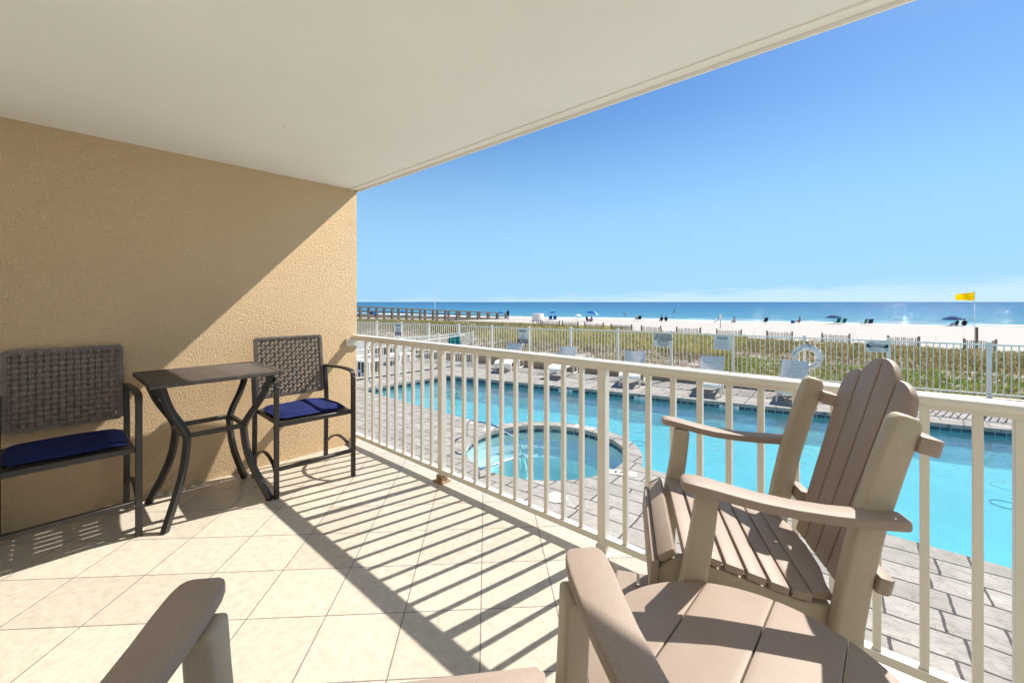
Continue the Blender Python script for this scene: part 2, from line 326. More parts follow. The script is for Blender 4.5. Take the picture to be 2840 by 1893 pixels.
b = MB(); b.box(WX - 0.3, 5.2, YE + 0.002, YE + 0.012, CEIL - 0.018, CEIL + 0.10); b.build('fascia_strip', M_ceil, ce, smooth=False)

rl = thing('balcony_railing', 'cream aluminium balcony railing with square balusters overlooking the pool', 'railing', (0, 2.085, 0))
RY = 0.0
def railx(px): # X on the railing's inner face from its photo column
    dx = (px - 1420) / 1180.0; return 2.06 * (dx * CY - SY) / (dx * SY + CY)
XR = 3.6
b = MB(); prof = [(-0.048, 1.034), (-0.048, 1.052), (-0.036, 1.063), (0.036, 1.063), (0.048, 1.052), (0.048, 1.034)]
b.prism([(WX + 0.004, y, z) for y, z in prof], (XR - WX, 0, 0)); tr_ = b.build('top_rail', M_rail, rl, bevel=0.002, segs=1)
b = MB(); b.box(WX + 0.004, XR, -0.027, 0.027, 1.014, 1.0335); b.build('rail_channel', M_rail, tr_, bevel=0.001, segs=1)
posts_x = [railx(1218.5), railx(1666.8)]
step = posts_x[1] - posts_x[0]
posts_x.append(railx(2813.5) + 0.025); posts_x.append(posts_x[2] + step); posts_x.append(posts_x[3] + step)
pitch = 0.1268
bal_mb = MB(); bal_mb.box(-0.0127, 0.0127, -0.0127, 0.0127, 0.098, 1.0135)
bal0 = bal_mb.build('baluster', M_rail, rl, bevel=0.0015, segs=1)
bays = []
first = [railx(p) + 0.0127 for p in (993.1, 1011, 1030.5, 1050.1, 1072.2, 1093.8, 1116.4, 1140.2, 1165.7, 1192.4)]
x0 = posts_x[0] - pitch
bx = [x0 - pitch * k for k in range(9)]
bx = [x for x in bx if x > WX + 0.02]
bx += [posts_x[0] + 0.003 + pitch * (k + 1) for k in range(10)]
x1 = railx(1723.1) + 0.0127
bx += [x1 + pitch * k for k in range(11)]
bx += [posts_x[2] + pitch * (k + 1) for k in range(10)] + [posts_x[3] + pitch * (k + 1) for k in range(10)]
for i, x in enumerate(bx):
    o = bal0 if i == 0 else bal0.copy()
    if i: COL.objects.link(o)
    o.location = (x, RY, 0)
b = MB(); xs = [WX + 0.004] + posts_x + [XR]
for a, c in zip(xs, xs[1:]):
    b.box(a + (0.0245 if a in posts_x else 0), c - (0.0245 if c in posts_x else 0), -0.0225, 0.0225, 0.062, 0.0975)
b.build('bottom_rail', M_rail, rl, bevel=0.002, segs=1)
for x in posts_x:
    b = MB(); b.box(x - 0.024, x + 0.024, -0.024, 0.024, 0.008, 1.0135); p = b.build('post', M_rail, rl, bevel=0.002, segs=1)
    b = MB(); b.box(x - 0.055, x + 0.055, -0.05, 0.05, 0.0, 0.0075); b.box(x - 0.031, x + 0.031, -0.031, 0.031, 0.008, 0.05)
    b.build('base_plate', M_rust if x == posts_x[0] else M_rail, p, bevel=0.001, segs=1)
b = MB(); b.box(WX + 0.001, WX + 0.012, -0.10, 0.035, 0.955, 1.0335); b.tube([(WX + 0.012, -0.075, 0.99), (WX + 0.017, -0.075, 0.99)], 0.007, 8)
b.build('wall_bracket', M_rail, rl, bevel=0.002, segs=1)

def smooth_path(pts, n=6):
    out = []; P = [Vector(p) for p in pts]
    for i in range(len(P) - 1):
        p0, p1, p2, p3 = P[max(i - 1, 0)], P[i], P[i + 1], P[min(i + 2, len(P) - 1)]
        for k in range(n):
            t = k / n
            out.append(0.5 * ((2 * p1) + (-p0 + p2) * t + (2 * p0 - 5 * p1 + 4 * p2 - p3) * t * t + (-p0 + 3 * p1 - 3 * p2 + p3) * t ** 3))
    out.append(P[-1]); return out
# ------------------------------------------------------------------ poly lumber chairs
def poly_chair(label, loc, rz, back_top=1.213, ay=.318, dip=1.0, drop=0.0, ptop=9.0):
    t = thing('adirondack_chair', label, 'chair', loc, rz, 'tan poly balcony chairs')
    m = M_poly
    for s in (-1, 1):
        # arm: wide board, dipping behind a raised rounded tip
        b = MB(); rows = []
        prof = [(-0.016, .022, .900), (-0.010, .031, .902), (0.0, .037, .903), (0.02, .041, .901), (0.06, .042, .894), (0.12, .040, .881), (0.18, .0375, .870), (0.26, .0355, .862), (0.34, .035, .859), (0.42, .035, .860), (0.475, .034, .862), (0.492, .030, .862), (0.500, .022, .862)]
        for x, hw, z in prof:
            z = .903 - dip * (.903 - z)
            yc = s * (ay - 0.006 * math.sin(min(1, max(0, x) / 0.3) * math.pi))
            rows.append([b.bm.verts.new((x, yc - hw, z)), b.bm.verts.new((x, yc + hw, z)), b.bm.verts.new((x, yc + hw, z - .025)), b.bm.verts.new((x, yc - hw, z - .025))])
        for a, c in zip(rows, rows[1:]):
            for k in range(4): b.bm.faces.new((a[k], a[(k + 1) % 4], c[(k + 1) % 4], c[k]))
        b.bm.faces.new(rows[0]); b.bm.faces.new(rows[-1][::-1])
        b.build('arm', m, t, bevel=0.007, segs=3)
        # front leg
        ly = ay - .035
        b = MB(); b.sweep(smooth_path([(0.057, s * ly, .868), (0.046, s * ly, .77), (0.032, s * ly, .68), (0.014, s * ly, .58), (-0.006, s * ly, .42), (-0.008, s * ly, .2), (-0.002, s * ly, 0.0)], 3), 0.046, [.056 + .022 * k / 18 for k in range(19)], (0, 1, 0))
        b.build('front_leg', M_polyf, t, bevel=0.008, segs=3)
        # rear leg that runs up as back post
        pp = [(0.405, 0.0, .068), (0.388, .2, .068), (0.383, .4, .068), (0.392, .55, .068), (0.412, .68, .067), (0.441, .82, .066), (0.482, .97, .066), (0.516, 1.08, .064), (0.522, 1.10, .045)]
        pp = [q for q in pp if q[1] < ptop]
        b = MB(); b.sweep([(q[0], s * .272, q[1]) for q in pp], .05, [q[2] for q in pp], (0, 1, 0))
        b.build('back_post', M_polyf, t, bevel=0.011, segs=3)
        # seat side rail
        b = MB(); b.prism([(-0.070, s * .245 - .016, z) if False else (x, s * .232 - .016, z) for x, z in ((-.075, .53), (-.075, .60), (-.03, .640), (.02, .640), (.10, .625), (.2, .598), (.3, .574), (.37, .572), (.37, .50), (.2, .52), (.05, .53))], (0, .032, 0))
        b.build('side_rail', M_polyf, t, bevel=0.003, segs=1)
        b = MB(); b.box(0.03, 0.36, s * .272 - .018, s * .272 + .018, .20, .25); b.build('side_stretcher', M_polyf, t, bevel=0.004, segs=1)
    # seat slats
    def slat(pc, ang, wd, th=0.022, L=.262):
        b = MB(); M = Matrix.Translation((pc[0], 0, pc[1])) @ Matrix.Rotation(ang, 4, 'Y')
        b.box(-wd / 2, wd / 2, -L, L, -th / 2, th / 2, M); b.build('seat_slat', m, t, bevel=0.004, segs=2)
    slat((-0.083, .588 - drop), R(-84), .085, L=.262)
    slat((-0.047, .652 - drop), R(-32), .052)
    for x, z in ((0.019, .663), (0.074, .652), (0.130, .638), (0.186, .622), (0.242, .606), (0.296, .596)):
        slat((x, z), R(14 if x < .25 else 6), .0485)
    b = MB(); b.prism([(x, y, .584) for x, y in ((.323, -.245), (.323, .245), (.372, .245), (.375, .20), (.392, .12), (.398, 0), (.392, -.12), (.375, -.2), (.372, -.245))], (0, 0, .021)); b.build('seat_slat', m, t, bevel=0.004, segs=2)
    # back: fan of four slats with a scalloped top
    z0 = .58; x_at = lambda z: 0.425 + (z - .6) * 0.295
    n = Vector((1, 0, -0.295)).normalized() * 0.021
    tops = [(-1, back_top - .050), (0, back_top), (1, back_top), (2, back_top - .050)]
    for k in range(4):
        lo_l, lo_r = -.158 + k * .079 + .0025, -.158 + (k + 1) * .079 - .0025
        hi_l, hi_r = -.196 + k * .098 + .003, -.196 + (k + 1) * .098 - .003
        ht = tops[k][1]; pts = [(lo_l, z0), (lo_r, z0)]
        prof = []
        for i in range(9):
            f = i / 8.0; y = hi_l + (hi_r - hi_l) * f
            if k in (1, 2):
                g = (f if k == 2 else 1 - f); z = ht - .052 * g ** 2.2
            else:
                g = (f if k == 3 else 1 - f); z = ht - .070 * (1 - math.sqrt(max(0, 1 - g ** 2.0)))
            prof.append((y, z))
        pts += prof[::-1]
        b = MB(); b.prism([(x_at(z), y, z) for y, z in pts], n); b.build('back_slat', m, t, bevel=0.005, segs=2)
    for x0, x1, x2, z, yn in ((.531, .5745, .585, 1.030, .222), (.446, .4695, .484, .674, .200)):
        b = MB(); hx = .5 * (x0 + x2); M = Matrix.Translation((hx, 0, z)) @ Matrix.Rotation(R(14), 4, 'Y')
        pl2 = [(x0, -.306), (x0, -yn), (x1, -yn), (x1, yn), (x0, yn), (x0, .306), (x2 - .014, .306), (x2, .294), (x2, -.294), (x2 - .014, -.306)]
        b.prism([M @ Vector((x - hx, y, -.021)) for x, y in pl2], (M.to_3x3() @ Vector((0, 0, .042)))); b.build('crossbar', m, t, bevel=0.003, segs=2)
    # foot rest and front stretcher
    b = MB(); b.box(-.045, -.023, -.262, .262, .20, .29); b.build('front_stretcher', M_polyf, t, bevel=0.004, segs=1)
    b = MB(); b.box(-.20, -.12, -.30, .30, .225, .247); b.box(-.11, -.03, -.30, .30, .225, .247); b.box(-.2, .0, -.26, -.23, .18, .224); b.box(-.2, .0, .23, .26, .18, .224); b.build('foot_rest', m, t, bevel=0.004, segs=1)
    return t
ch1 = poly_chair('tan poly lumber chair by the railing, scalloped fan back and both arms in view', (-.568, 1.47, 0), R(27))
ch2 = poly_chair('tan poly lumber chair nearest the camera, only its arm tips and seat front in view', (-.668, .447, 0), math.atan2(-.645, .765), back_top=1.165, ay=.340, dip=.45, drop=.022, ptop=.93)

# round side table between the chairs
tb = thing('side_table', 'round tan poly lumber side table between the two tan chairs', 'table', (-.222, .945, 0))
TR = .314
def circ(x0, x1, r):
    pts = []
    for sgn in (1, -1):
        rng = range(13) if sgn == 1 else range(12, -1, -1)
        for i in rng:
            x = x0 + (x1 - x0) * i / 12.0; y = sgn * math.sqrt(max(0.0, r * r - x * x))
            if not pts or (Vector((x, y)) - Vector(pts[-1][:2])).length > 1e-4: pts.append((x, y, .595))
    if (Vector(pts[0][:2]) - Vector(pts[-1][:2])).length < 1e-4: pts.pop()
    return pts
for x0, x1 in ((-TR, -.1625), (-.1595, -.0095), (-.0065, .1425), (.1455, TR)):
    b = MB(); b.prism(circ(x0, x1, TR), (0, 0, .028)); b.build('plank', M_poly, tb, bevel=0.003, segs=2)
for sx, sy in ((1, 1), (1, -1), (-1, 1), (-1, -1)):
    b = MB(); b.sweep([(sx * .15, sy * .15, .5945), (sx * .15, sy * .15, .35), (sx * .17, sy * .17, 0)], .05, .05, (1, 0, 0)); b.build('leg', M_polyf, tb, bevel=0.006)
b = MB(); b.box(-.18, .18, -.02, .02, .54, .594); b.box(-.02, .02, .021, .18, .54, .594); b.box(-.02, .02, -.18, -.021, .54, .594); b.build('apron', M_poly, tb, bevel=0.003, segs=1)
b = MB(); b.box(-.14, .14, -.14, .14, .30, .322); b.build('shelf', M_poly, tb, bevel=0.004)

# ------------------------------------------------------------------ dark bar table and wicker bar chairs
bt = thing('bar_table', 'dark metal bar height table with slatted top against the stucco wall', 'table', (-3.535, .79, 0))
b = MB(); HX, HY = .34, .3675
b.box(-HX, HX, -HY, -HY + .04, .877, .905); b.box(-HX, HX, HY - .04, HY, .877, .905); b.box(-HX, -HX + .04, -HY + .0405, HY - .0405, .877, .905); b.box(HX - .04, HX, -HY + .0405, HY - .0405, .877, .905)
top = b.build('top_frame', M_tabletop, bt, bevel=0.004)
b = MB(); nsl = 9; sw = (2 * HX - .080) / nsl
for k in range(nsl):
    x = -HX + .040 + sw * k; b.box(x + .0036, x + sw - .0036, -HY + .0405, HY - .0405, .895, .9035)
b.box(-HX + .041, HX - .041, -.03, .03, .875, .8945)
b.build('slat_panel', M_tabletop, top, bevel=0.0015, segs=1)
for sx in (-1, 1):
    for sy in (-1, 1):
        pts = smooth_path([(sx * .265, sy * .305, .876), (sx * .225, sy * .255, .72), (sx * .176, sy * .172, .56), (sx * .168, sy * .162, .47), (sx * .195, sy * .195, .27), (sx * .283, sy * .292, 0)], 5)
        b = MB(); b.sweep(pts, .032, .040, (0.707 * -sy * sx, 0.707, 0) if False else (sx * .7, -sy * .7, 0)); b.build('leg', M_metal, bt, bevel=0.003, segs=1)
b = MB()
for s in (-1, 1):
    b.bar((s * .172, -.15, .53), (s * .172, .15, .53), .025, .03); b.bar((-.155, s * .168, .53), (.155, s * .168, .53), .025, .03)
b.build('stretcher_ring', M_metal, bt, bevel=0.002, segs=1)
for y in (-.3075, .3075):
    b = MB(); b.box(-.25, .25, y - .0125, y + .0125, .846, .8765); b.build('apron', M_metal, bt, bevel=0.002, segs=1)

def bar_chair(label, loc, rz):
    t = thing('bar_chair', label, 'chair', loc, rz, 'wicker bar chairs along the wall')
    for s in (-1, 1):
        b = MB(); b.sweep([(.262, s * .28, 0), (.262, s * .28, .40), (.262, s * .28, .79)], .032, .026, (0, 1, 0)); b.build('front_leg', M_metal, t, bevel=0.003, segs=1)
        b = MB(); b.sweep([(-.272, s * .28, 0), (-.262, s * .28, .3), (-.255, s * .28, .55), (-.268, s * .28, .66), (-.29, s * .28, .825)], .032, .028, (0, 1, 0)); b.build('back_leg', M_metal, t, bevel=0.003, segs=1)
        b = MB(); b.sweep(smooth_path([(.262, s * .28, .785), (.250, s * .28, .822), (.20, s * .28, .838), (.05, s * .28, .842), (-.15, s * .28, .832), (-.288, s * .28, .826)], 4), .036, .018, (0, 1, 0)); b.build('arm', M_metal, t, bevel=0.003, segs=1)
        b = MB(); b.sweep(smooth_path([(.25, s * .28, .175), (.17, s * .28, .235), (.02, s * .28, .265), (-.12, s * .28, .235), (-.25, s * .28, .16)], 4), .022, .014, (0, 1, 0)); b.build('side_brace', M_metal, t, bevel=0.002, segs=1)
    b = MB(); b.box(.245, .275, -.262, .262, .190, .216); b.build('foot_bar', M_metal, t, bevel=0.003, segs=1)
    b = MB(); b.box(.235, .275, -.262, .262, .500, .532); b.box(-.27, -.235, -.262, .262, .500, .532); b.box(-.2345, .2345, -.264, -.232, .500, .532); b.box(-.2345, .2345, .232, .264, .500, .532)
    b.build('seat_frame', M_metal, t, bevel=0.003, segs=1)
    b = MB(); b.box(-.234, .234, -.231, .231, .518, .529); b.build('seat_sling', M_wick, t, smooth=False)
    # woven back: over-under ribbons on a slightly reclined panel
    lo, hi = Vector((-.270, 0, .618)), Vector((-.338, 0, 1.085)); up = (hi - lo); H = up.length; up.normalize(); nrm = Vector((up.z, 0, -up.x)).normalized()
    W = .52; nv, nh = 16, 14; rw = .0108
    b = MB()
    def pt(u, v, d): return lo + Vector((0, u - W / 2, 0)) + up * v + nrm * d
    def ribbon(path, side, wd, th=.003):
        rows = []
        for p in path: rows.append([b.bm.verts.new(p + side * wd / 2), b.bm.verts.new(p - side * wd / 2), b.bm.verts.new(p - side * wd / 2 - nrm * th), b.bm.verts.new(p + side * wd / 2 - nrm * th)])
        for a, c in zip(rows, rows[1:]):
            for k in range(4): b.bm.faces.new((a[k], a[(k + 1) % 4], c[(k + 1) % 4], c[k]))
    A = .0062
    for i in range(nv):
        for e in (-.5, .5):
            u = (i + .5) * W / nv + e * (rw + .001)
            path = []
            for k in range(nh * 4 + 1):
                v = k * H / (nh * 4); ph = v / H * nh - .5
                path.append(pt(u, v, A * math.cos(math.pi * (ph + i))))
            ribbon(path, Vector((0, 1, 0)), rw)
    for j in range(nh):
        for e in (-.5, .5):
            v = (j + .5) * H / nh + e * (rw + .0012)
            path = []
            for k in range(nv * 4 + 1):
                u = k * W / (nv * 4); ph = u / W * nv - .5
                path.append(pt(u, v, -A * math.cos(math.pi * (ph + j))))
            ribbon(path, up, rw)
    b.build('woven_back', M_wick, t, smooth=False)
    b = MB()
    for s in (-1, 1): b.bar(pt(W / 2 + s * (W / 2 - .002), 0, -.004), pt(W / 2 + s * (W / 2 - .002), H, -.004), .02, .022, (1, 0, 0))
    b.bar(pt(.01, H, -.004), pt(W - .01, H, -.004), .02, .022, (1, 0, 0)); b.bar(pt(.01, 0, -.004), pt(W - .01, 0, -.004), .02, .022, (1, 0, 0))
    # wicker wrap around the rim
    for k in range(34):
        u = (k + .5) * W / 34
        b.bar(pt(u - .005, H - .006, .009), pt(u + .004, H + .010, .007), .010, .004, nrm)
    for k in range(30):
        v = (k + .5) * H / 30
        for s in (-1, 1): b.bar(pt(W / 2 + s * (W / 2 - .016), v - .003, .009), pt(W / 2 + s * (W / 2 + .009), v + .003, .006), .010, .004, nrm)
    b.build('back_frame', M_wick, t, smooth=False)
    return t
def cushion(parent, puff, wav, seed):
    random.seed(seed); b = MB(); n = 16; W, D = .50, .46; top = []; bot = []
    for j in range(n + 1):
        rt, rb = [], []
        for i in range(n + 1):
            u, v = i / n * 2 - 1, j / n * 2 - 1
            e = (max(0, 1 - abs(u) ** 6) * max(0, 1 - abs(v) ** 6)) ** .5
            pinch = .012 * math.exp(-((abs(u) - .45) ** 2 + (abs(v) - .45) ** 2) / .012)
            z = .548 + puff * e - pinch + wav * math.sin(5 * u + 2 * v + seed) * e * .5
            shr = 1 - .05 * (abs(u * v)) ** 2
            rt.append(b.bm.verts.new((v * D / 2 * shr + .01, u * W / 2 * shr, z))); rb.append(b.bm.verts.new((v * D / 2 * shr + .01, u * W / 2 * shr, .548 - .014 * e)))
        top.append(rt); bot.append(rb)
    for j in range(n):
        for i in range(n):
            b.bm.faces.new((top[j][i], top[j][i + 1], top[j + 1][i + 1], top[j + 1][i])); b.bm.faces.new((bot[j][i], bot[j + 1][i], bot[j + 1][i + 1], bot[j][i + 1]))
    for i in range(n):
        for a, c in (((0, i), (0, i + 1)), ((n, i), (n, i + 1)), ((i, 0), (i + 1, 0)), ((i, n), (i + 1, n))):
            b.bm.faces.new((top[a[0]][a[1]], bot[a[0]][a[1]], bot[c[0]][c[1]], top[c[0]][c[1]]))
    o = b.build('seat_cushion', M_navy); o.location = parent.location; o.rotation_euler = parent.rotation_euler
    return o
bc1 = bar_chair('dark wicker back bar chair at the left edge, mostly in shade', (-3.592, .112, 0), 0)
bc2 = dup(bc1, (-3.49, 1.405, 0), R(-2.2), 'dark wicker back bar chair in sunlight beside the railing')
tag(cushion(bc1, .024, .003, 3), 'navy blue seat cushion in shade on the left bar chair', 'cushion', 'navy seat cushions')
tag(cushion(bc2, .030, .012, 8), 'navy blue seat cushion lit by the sun on the bar chair by the railing', 'cushion', 'navy seat cushions')
random.seed(5)

# ------------------------------------------------------------------ pool, hot tub, deck
DZ = -1.015; WZ = DZ - .135
SCx, SCy, SR, SRO = -4.29, 5.56, 1.285, 1.545
def arc(cx, cy, r, a0, a1, n): return [(cx + r * math.cos(a0 + (a1 - a0) * k / n), cy + r * math.sin(a0 + (a1 - a0) * k / n)) for k in range(n + 1)]
dyy = 5.87 - SCy; aR = math.asin(dyy / SRO)
far = lambda x: 11.78 + .262 * x
pool = [(-10.92, 5.87)] + arc(SCx, SCy, SRO, math.pi - aR, aR, 40) + [(9.0, 5.87), (9.0, far(9.0))] + [(x, far(x)) for x in (4, 0, -4, -8)] + [(-10.92, far(-10.92))]
spa = arc(SCx, SCy, SR, 0, 2 * math.pi, 72)[:-1]
FY = lambda x: 13.87 + .166 * x
outer = [(-26, 2.18), (14, 2.18), (14, FY(14) - .08), (-26, FY(-26) - .08)]
def sheet(name, loops, z, m, skirt=0.0):
    V = [[Vector((x, y, 0)) for x, y in l] for l in loops]; tri = geometry.tessellate_polygon(V); flat = [p for l in V for p in l]
    b = MB(); b.verts([(p.x, p.y, z) for p in flat], tri)
    bmesh.ops.recalc_face_normals(b.bm, faces=b.bm.faces)
    for f in b.bm.faces:
        if f.normal.z < 0: f.normal_flip()
    me = bpy.data.meshes.new(name); b.bm.to_mesh(me); b.bm.free(); me.materials.append(m)
    o = bpy.data.objects.new(name, me); COL.objects.link(o); return o
def strip(b, loop, z0, z1, inset0=0.0, inset1=0.0, closed=True):
    """vertical band along a loop"""
    n = len(loop); lo = [b.bm.verts.new((x, y, z0)) for x, y in loop]; hi = [b.bm.verts.new((x, y, z1)) for x, y in loop]
    for k in range(n if closed else n - 1):
        b.bm.faces.new((lo[k], lo[(k + 1) % n], hi[(k + 1) % n], hi[k]))
def offset_loop(loop, d):
    out = []; n = len(loop)
    for i in range(n):
        p, a, c = Vector(loop[i]), Vector(loop[i - 1]), Vector(loop[(i + 1) % n])
        e1, e2 = (p - a).normalized(), (c - p).normalized(); n1, n2 = Vector((-e1.y, e1.x)), Vector((-e2.y, e2.x)); nn = (n1 + n2)
        nn = nn / max(0.3, nn.length_squared) * 2 * d if nn.length > 1e-6 else n1 * d
        out.append((p.x + nn.x, p.y + nn.y))
    return out
def area(l): return sum(l[i - 1][0] * l[i][1] - l[i][0] * l[i - 1][1] for i in range(len(l))) / 2
if area(pool) < 0: pool = pool[::-1]
deck = structure(sheet('pool_deck', [outer, pool, spa], DZ, M_deck))
def basin(name, label, loop, depth, plaster, wall_top=.075):
    t = thing(name, label, 'pool' if name == 'swimming_pool' else 'hot tub', (0, 0, 0))
    b = MB(); inn = offset_loop(loop, .045)
    # coping nose: from the deck edge down and back under to the tile
    strip(b, loop, DZ - .070, DZ - .0005); c = b.build('coping', M_coping, t, smooth=False)
    b = MB(); n = len(loop); lo = [b.bm.verts.new((x, y, DZ - .070)) for x, y in loop]; out_ = offset_loop(loop, -.02); li = [b.bm.verts.new((x, y, DZ - .070)) for x, y in out_]
    for k in range(n): b.bm.faces.new((lo[k], lo[(k + 1) % n], li[(k + 1) % n], li[k]))
    b2 = MB(); strip(b2, out_, DZ - .150, DZ - .071)
    # tile band with its own u coordinate along the wall
    me_o = b2.build('tile_band', None if False else M_tband_v, t, smooth=False)
    acc = 0; us = [0]
    for k in range(n): acc += (Vector(out_[(k + 1) % n]) - Vector(out_[k])).length; us.append(acc)
    uv = me_o.data.uv_layers.new(name='along')
    for p in me_o.data.polygons:
        for li_ in p.loop_indices:
            v = me_o.data.vertices[me_o.data.loops[li_].vertex_index]; k0 = p.index
            co = Vector((v.co.x, v.co.y)); d0 = (co - Vector(out_[k0])).length
            uv.data[li_].uv = (us[k0] if d0 < 1e-4 else us[k0 + 1], v.co.z - (DZ - .150))
    b.build('coping_underside', M_coping, c, smooth=False)
    b = MB(); strip(b, out_, DZ - depth, DZ - .1505)
    V = [[Vector((x, y, 0)) for x, y in out_]]; tri = geometry.tessellate_polygon(V); b.verts([(x, y, DZ - depth) for x, y in out_], tri)
    b.build('basin', plaster, t, smooth=False)
    return t
def band_material():
    m = bpy.data.materials.new('blue_waterline_tile'); m.use_nodes = True; t = m.node_tree; b = t.nodes['Principled BSDF']; b.inputs['Roughness'].default_value = .15
    u = N(t, 'ShaderNodeUVMap', uv_map='along')
    br = N(t, 'ShaderNodeTexBrick', offset=0.0, inp={'Color1': (.012, .035, .075, 1), 'Color2': (.045, .085, .13, 1), 'Mortar': (.42, .50, .50, 1), 'Scale': 1, 'Mortar Size': .005, 'Mortar Smooth': .1, 'Brick Width': .155, 'Row Height': .079})
    t.links.new(u.outputs[0], br.inputs['Vector']); t.links.new(br.outputs[0], b.inputs['Base Color']); return m
M_tband_v = band_material()
pl_ = basin('swimming_pool', 'long turquoise swimming pool beyond the balcony with blue waterline tiles', pool, .62, M_plaster)
sp_ = basin('hot_tub', 'round hot tub beside the pool with a bench ring and navy tile dots', spa, 1.15, M_spaplaster)
b = MB(); ro, ri = SR + .018, .92
for z in (DZ - .46,):
    A_ = arc(SCx, SCy, ro, 0, 2 * math.pi, 72)[:-1]; B_ = arc(SCx + .05, SCy - .03, ri, 0, 2 * math.pi, 72)[:-1]
    a = [b.bm.verts.new((x, y, z)) for x, y in A_]; c = [b.bm.verts.new((x, y, z)) for x, y in B_]
    fw = MB(); c2 = [fw.bm.verts.new((x, y, z - .001)) for x, y in B_]; d = [fw.bm.verts.new((x, y, DZ - 1.145)) for x, y in B_]; fw.bm.faces.new(d)
    for k in range(72):
        k2 = (k + 1) % 72; b.bm.faces.new((a[k], a[k2], c[k2], c[k])); fw.bm.faces.new((c2[k], c2[k2], d[k2], d[k]))
    fw.build('foot_well', mat('depth_tinted_spa_plaster', (.58, .80, .80), .7, var=.06, vscale=4), sp_, smooth=False)  # darker teal plaster colour stands in for light absorbed by the deeper water
for x, y in ((-4.08, 8.545), (1.22, 9.62)):
    d_ = MB(); d_.tube([(x + .16 * math.cos(a), y + .16 * math.sin(a), DZ - .616) for a in [2 * math.pi * k / 24 for k in range(25)]], .012, 5); d_.build('floor_drain', M_navytile, pl_)
bench = b.build('bench', M_spaplaster, sp_, smooth=False)
b = MB()
for k in range(14):
    a = 2 * math.pi * k / 14 + .1; M = Matrix.Translation((SCx + .05 + .985 * math.cos(a), SCy - .03 + .985 * math.sin(a), DZ - .457)) @ Matrix.Rotation(a + R(45), 4, 'Z'); b.box(-.03, .03, -.03, .03, 0, .004, M)
b.build('tile_dot', M_navytile, bench, smooth=False)
M_poolw = water('pool_water', (.60, .95, .98), .0, 6.5, .60)
M_spaw = water('hot_tub_water', (.76, .95, .95), .0, 7.0, .25, spots=[(SCx + .15, SCy - .95, .75, 1.6), (SCx - .35, SCy - .35, .55, 1.5), (SCx + .75, SCy - .8, .4, 1.6)])
structure(sheet('pool_water', [offset_loop(pool, -.019)], WZ, M_poolw))
structure(sheet('hot_tub_water', [offset_loop(spa, -.017)], WZ + .006, M_spaw))
# depth figures on waterline tiles and deck tiles
def deck_marker(x, y, rz, body, par, sz=.30):
    b = MB(); M = Matrix.Translation((x, y, DZ + .003)) @ Matrix.Rotation(rz, 4, 'Z'); b.box(-sz / 2, sz / 2, -.075, .075, 0, .004, M); o = b.build('depth_marker', M_white, par, smooth=False)
    text(body, .12, 'lettering', M_black, o, Matrix.Translation((x, y, DZ + .0085)) @ Matrix.Rotation(rz, 4, 'Z'), .0008, .003)
deck_marker(-2.86, 5.46, R(22), '3 FT', sp_, .42); deck_marker(-5.72, 5.68, R(-60), '3 FT', sp_); deck_marker(-4.42, 6.98, R(5), '3 FT', sp_, .42); deck_marker(-6.33, 5.76, 0, '4 FT', pl_)
fdir = math.atan(.262)
for x in (-6.95, -4.9, -2.95, -.6):
    M = Matrix.Translation((x, far(x) + .012, DZ - .108)) @ Matrix.Rotation(fdir, 4, 'Z') @ Matrix.Rotation(R(90), 4, 'X')
    b = MB(); b.box(-.21, .21, -.034, .034, 0, .004, M); o = b.build('depth_marker', M_white, pl_, smooth=False)
    text('4 FT', .062, 'lettering', M_black, o, M @ Matrix.Translation((-.10, 0, .0048)), .0006, .002)
    b = MB(); Mc = M @ Matrix.Translation((.10, 0, .0048))
    b.tube([Mc @ Vector((.028 * math.cos(a), .026 * math.sin(a), 0)) for a in [2 * math.pi * k / 16 for k in range(17)]], .0035, 4); b.bar(Mc @ Vector((-.018, .018, 0)), Mc @ Vector((.018, -.018, 0)), .005, .002)
    b.build('no_diving_mark', M_black, o, smooth=False)
b = MB(); b.tube([(-3.085, 4.235, DZ + .001), (-3.085, 4.235, DZ + .012)], .135, 28); sk = b.build('drain_cover', M_white, bevel=.003); tag(sk, 'round white skimmer lid set in the deck in front of the hot tub', 'lid')
b = MB(); b.ball((-3.14, 4.22, DZ + .013), .012, .012, .003); b.ball((-3.03, 4.25, DZ + .013), .012, .012, .003); b.build('finger_hole', M_black, sk)
# hot tub rails and pool rail
b = MB(); b.tube(smooth_path([(-5.74, 5.15, DZ), (-5.66, 5.09, -.80), (-5.45, 4.98, -.66), (-5.15, 4.84, -.60), (-4.85, 4.88, -.60), (-4.35, 4.90, -.68), (-4.46, 5.12, -.86), (-4.70, 5.42, -1.08), (-4.75, 5.5, -1.45)], 5), .020, 10)
tag(b.build('handrail', M_steel), 'steel grab rail arching into the far side of the hot tub', 'handrail', 'steel grab rails of the hot tub')
b = MB(); b.tube(smooth_path([(-4.27, 4.06, DZ), (-4.24, 4.02, -.93), (-4.2, 4.06, -.895), (-4.15, 4.64, -.90), (-4.2, 4.9, -.95), (-4.3, 5.1, -1.15), (-4.34, 5.2, -1.45)], 5), .020, 10)
tag(b.build('handrail', M_steel), 'low steel grab rail from the near deck into the hot tub', 'handrail', 'steel grab rails of the hot tub')
b = MB(); b.tube(smooth_path([(-11.9, 5.75, DZ), (-11.9, 5.75, -.40), (-11.75, 5.85, -.33), (-11.45, 6.0, -.46), (-10.75, 6.4, -1.12), (-10.4, 6.6, -1.5)], 5), .022, 10)
tag(b.build('handrail', M_steel), 'steel stair rail sloping into the left end of the pool', 'handrail')

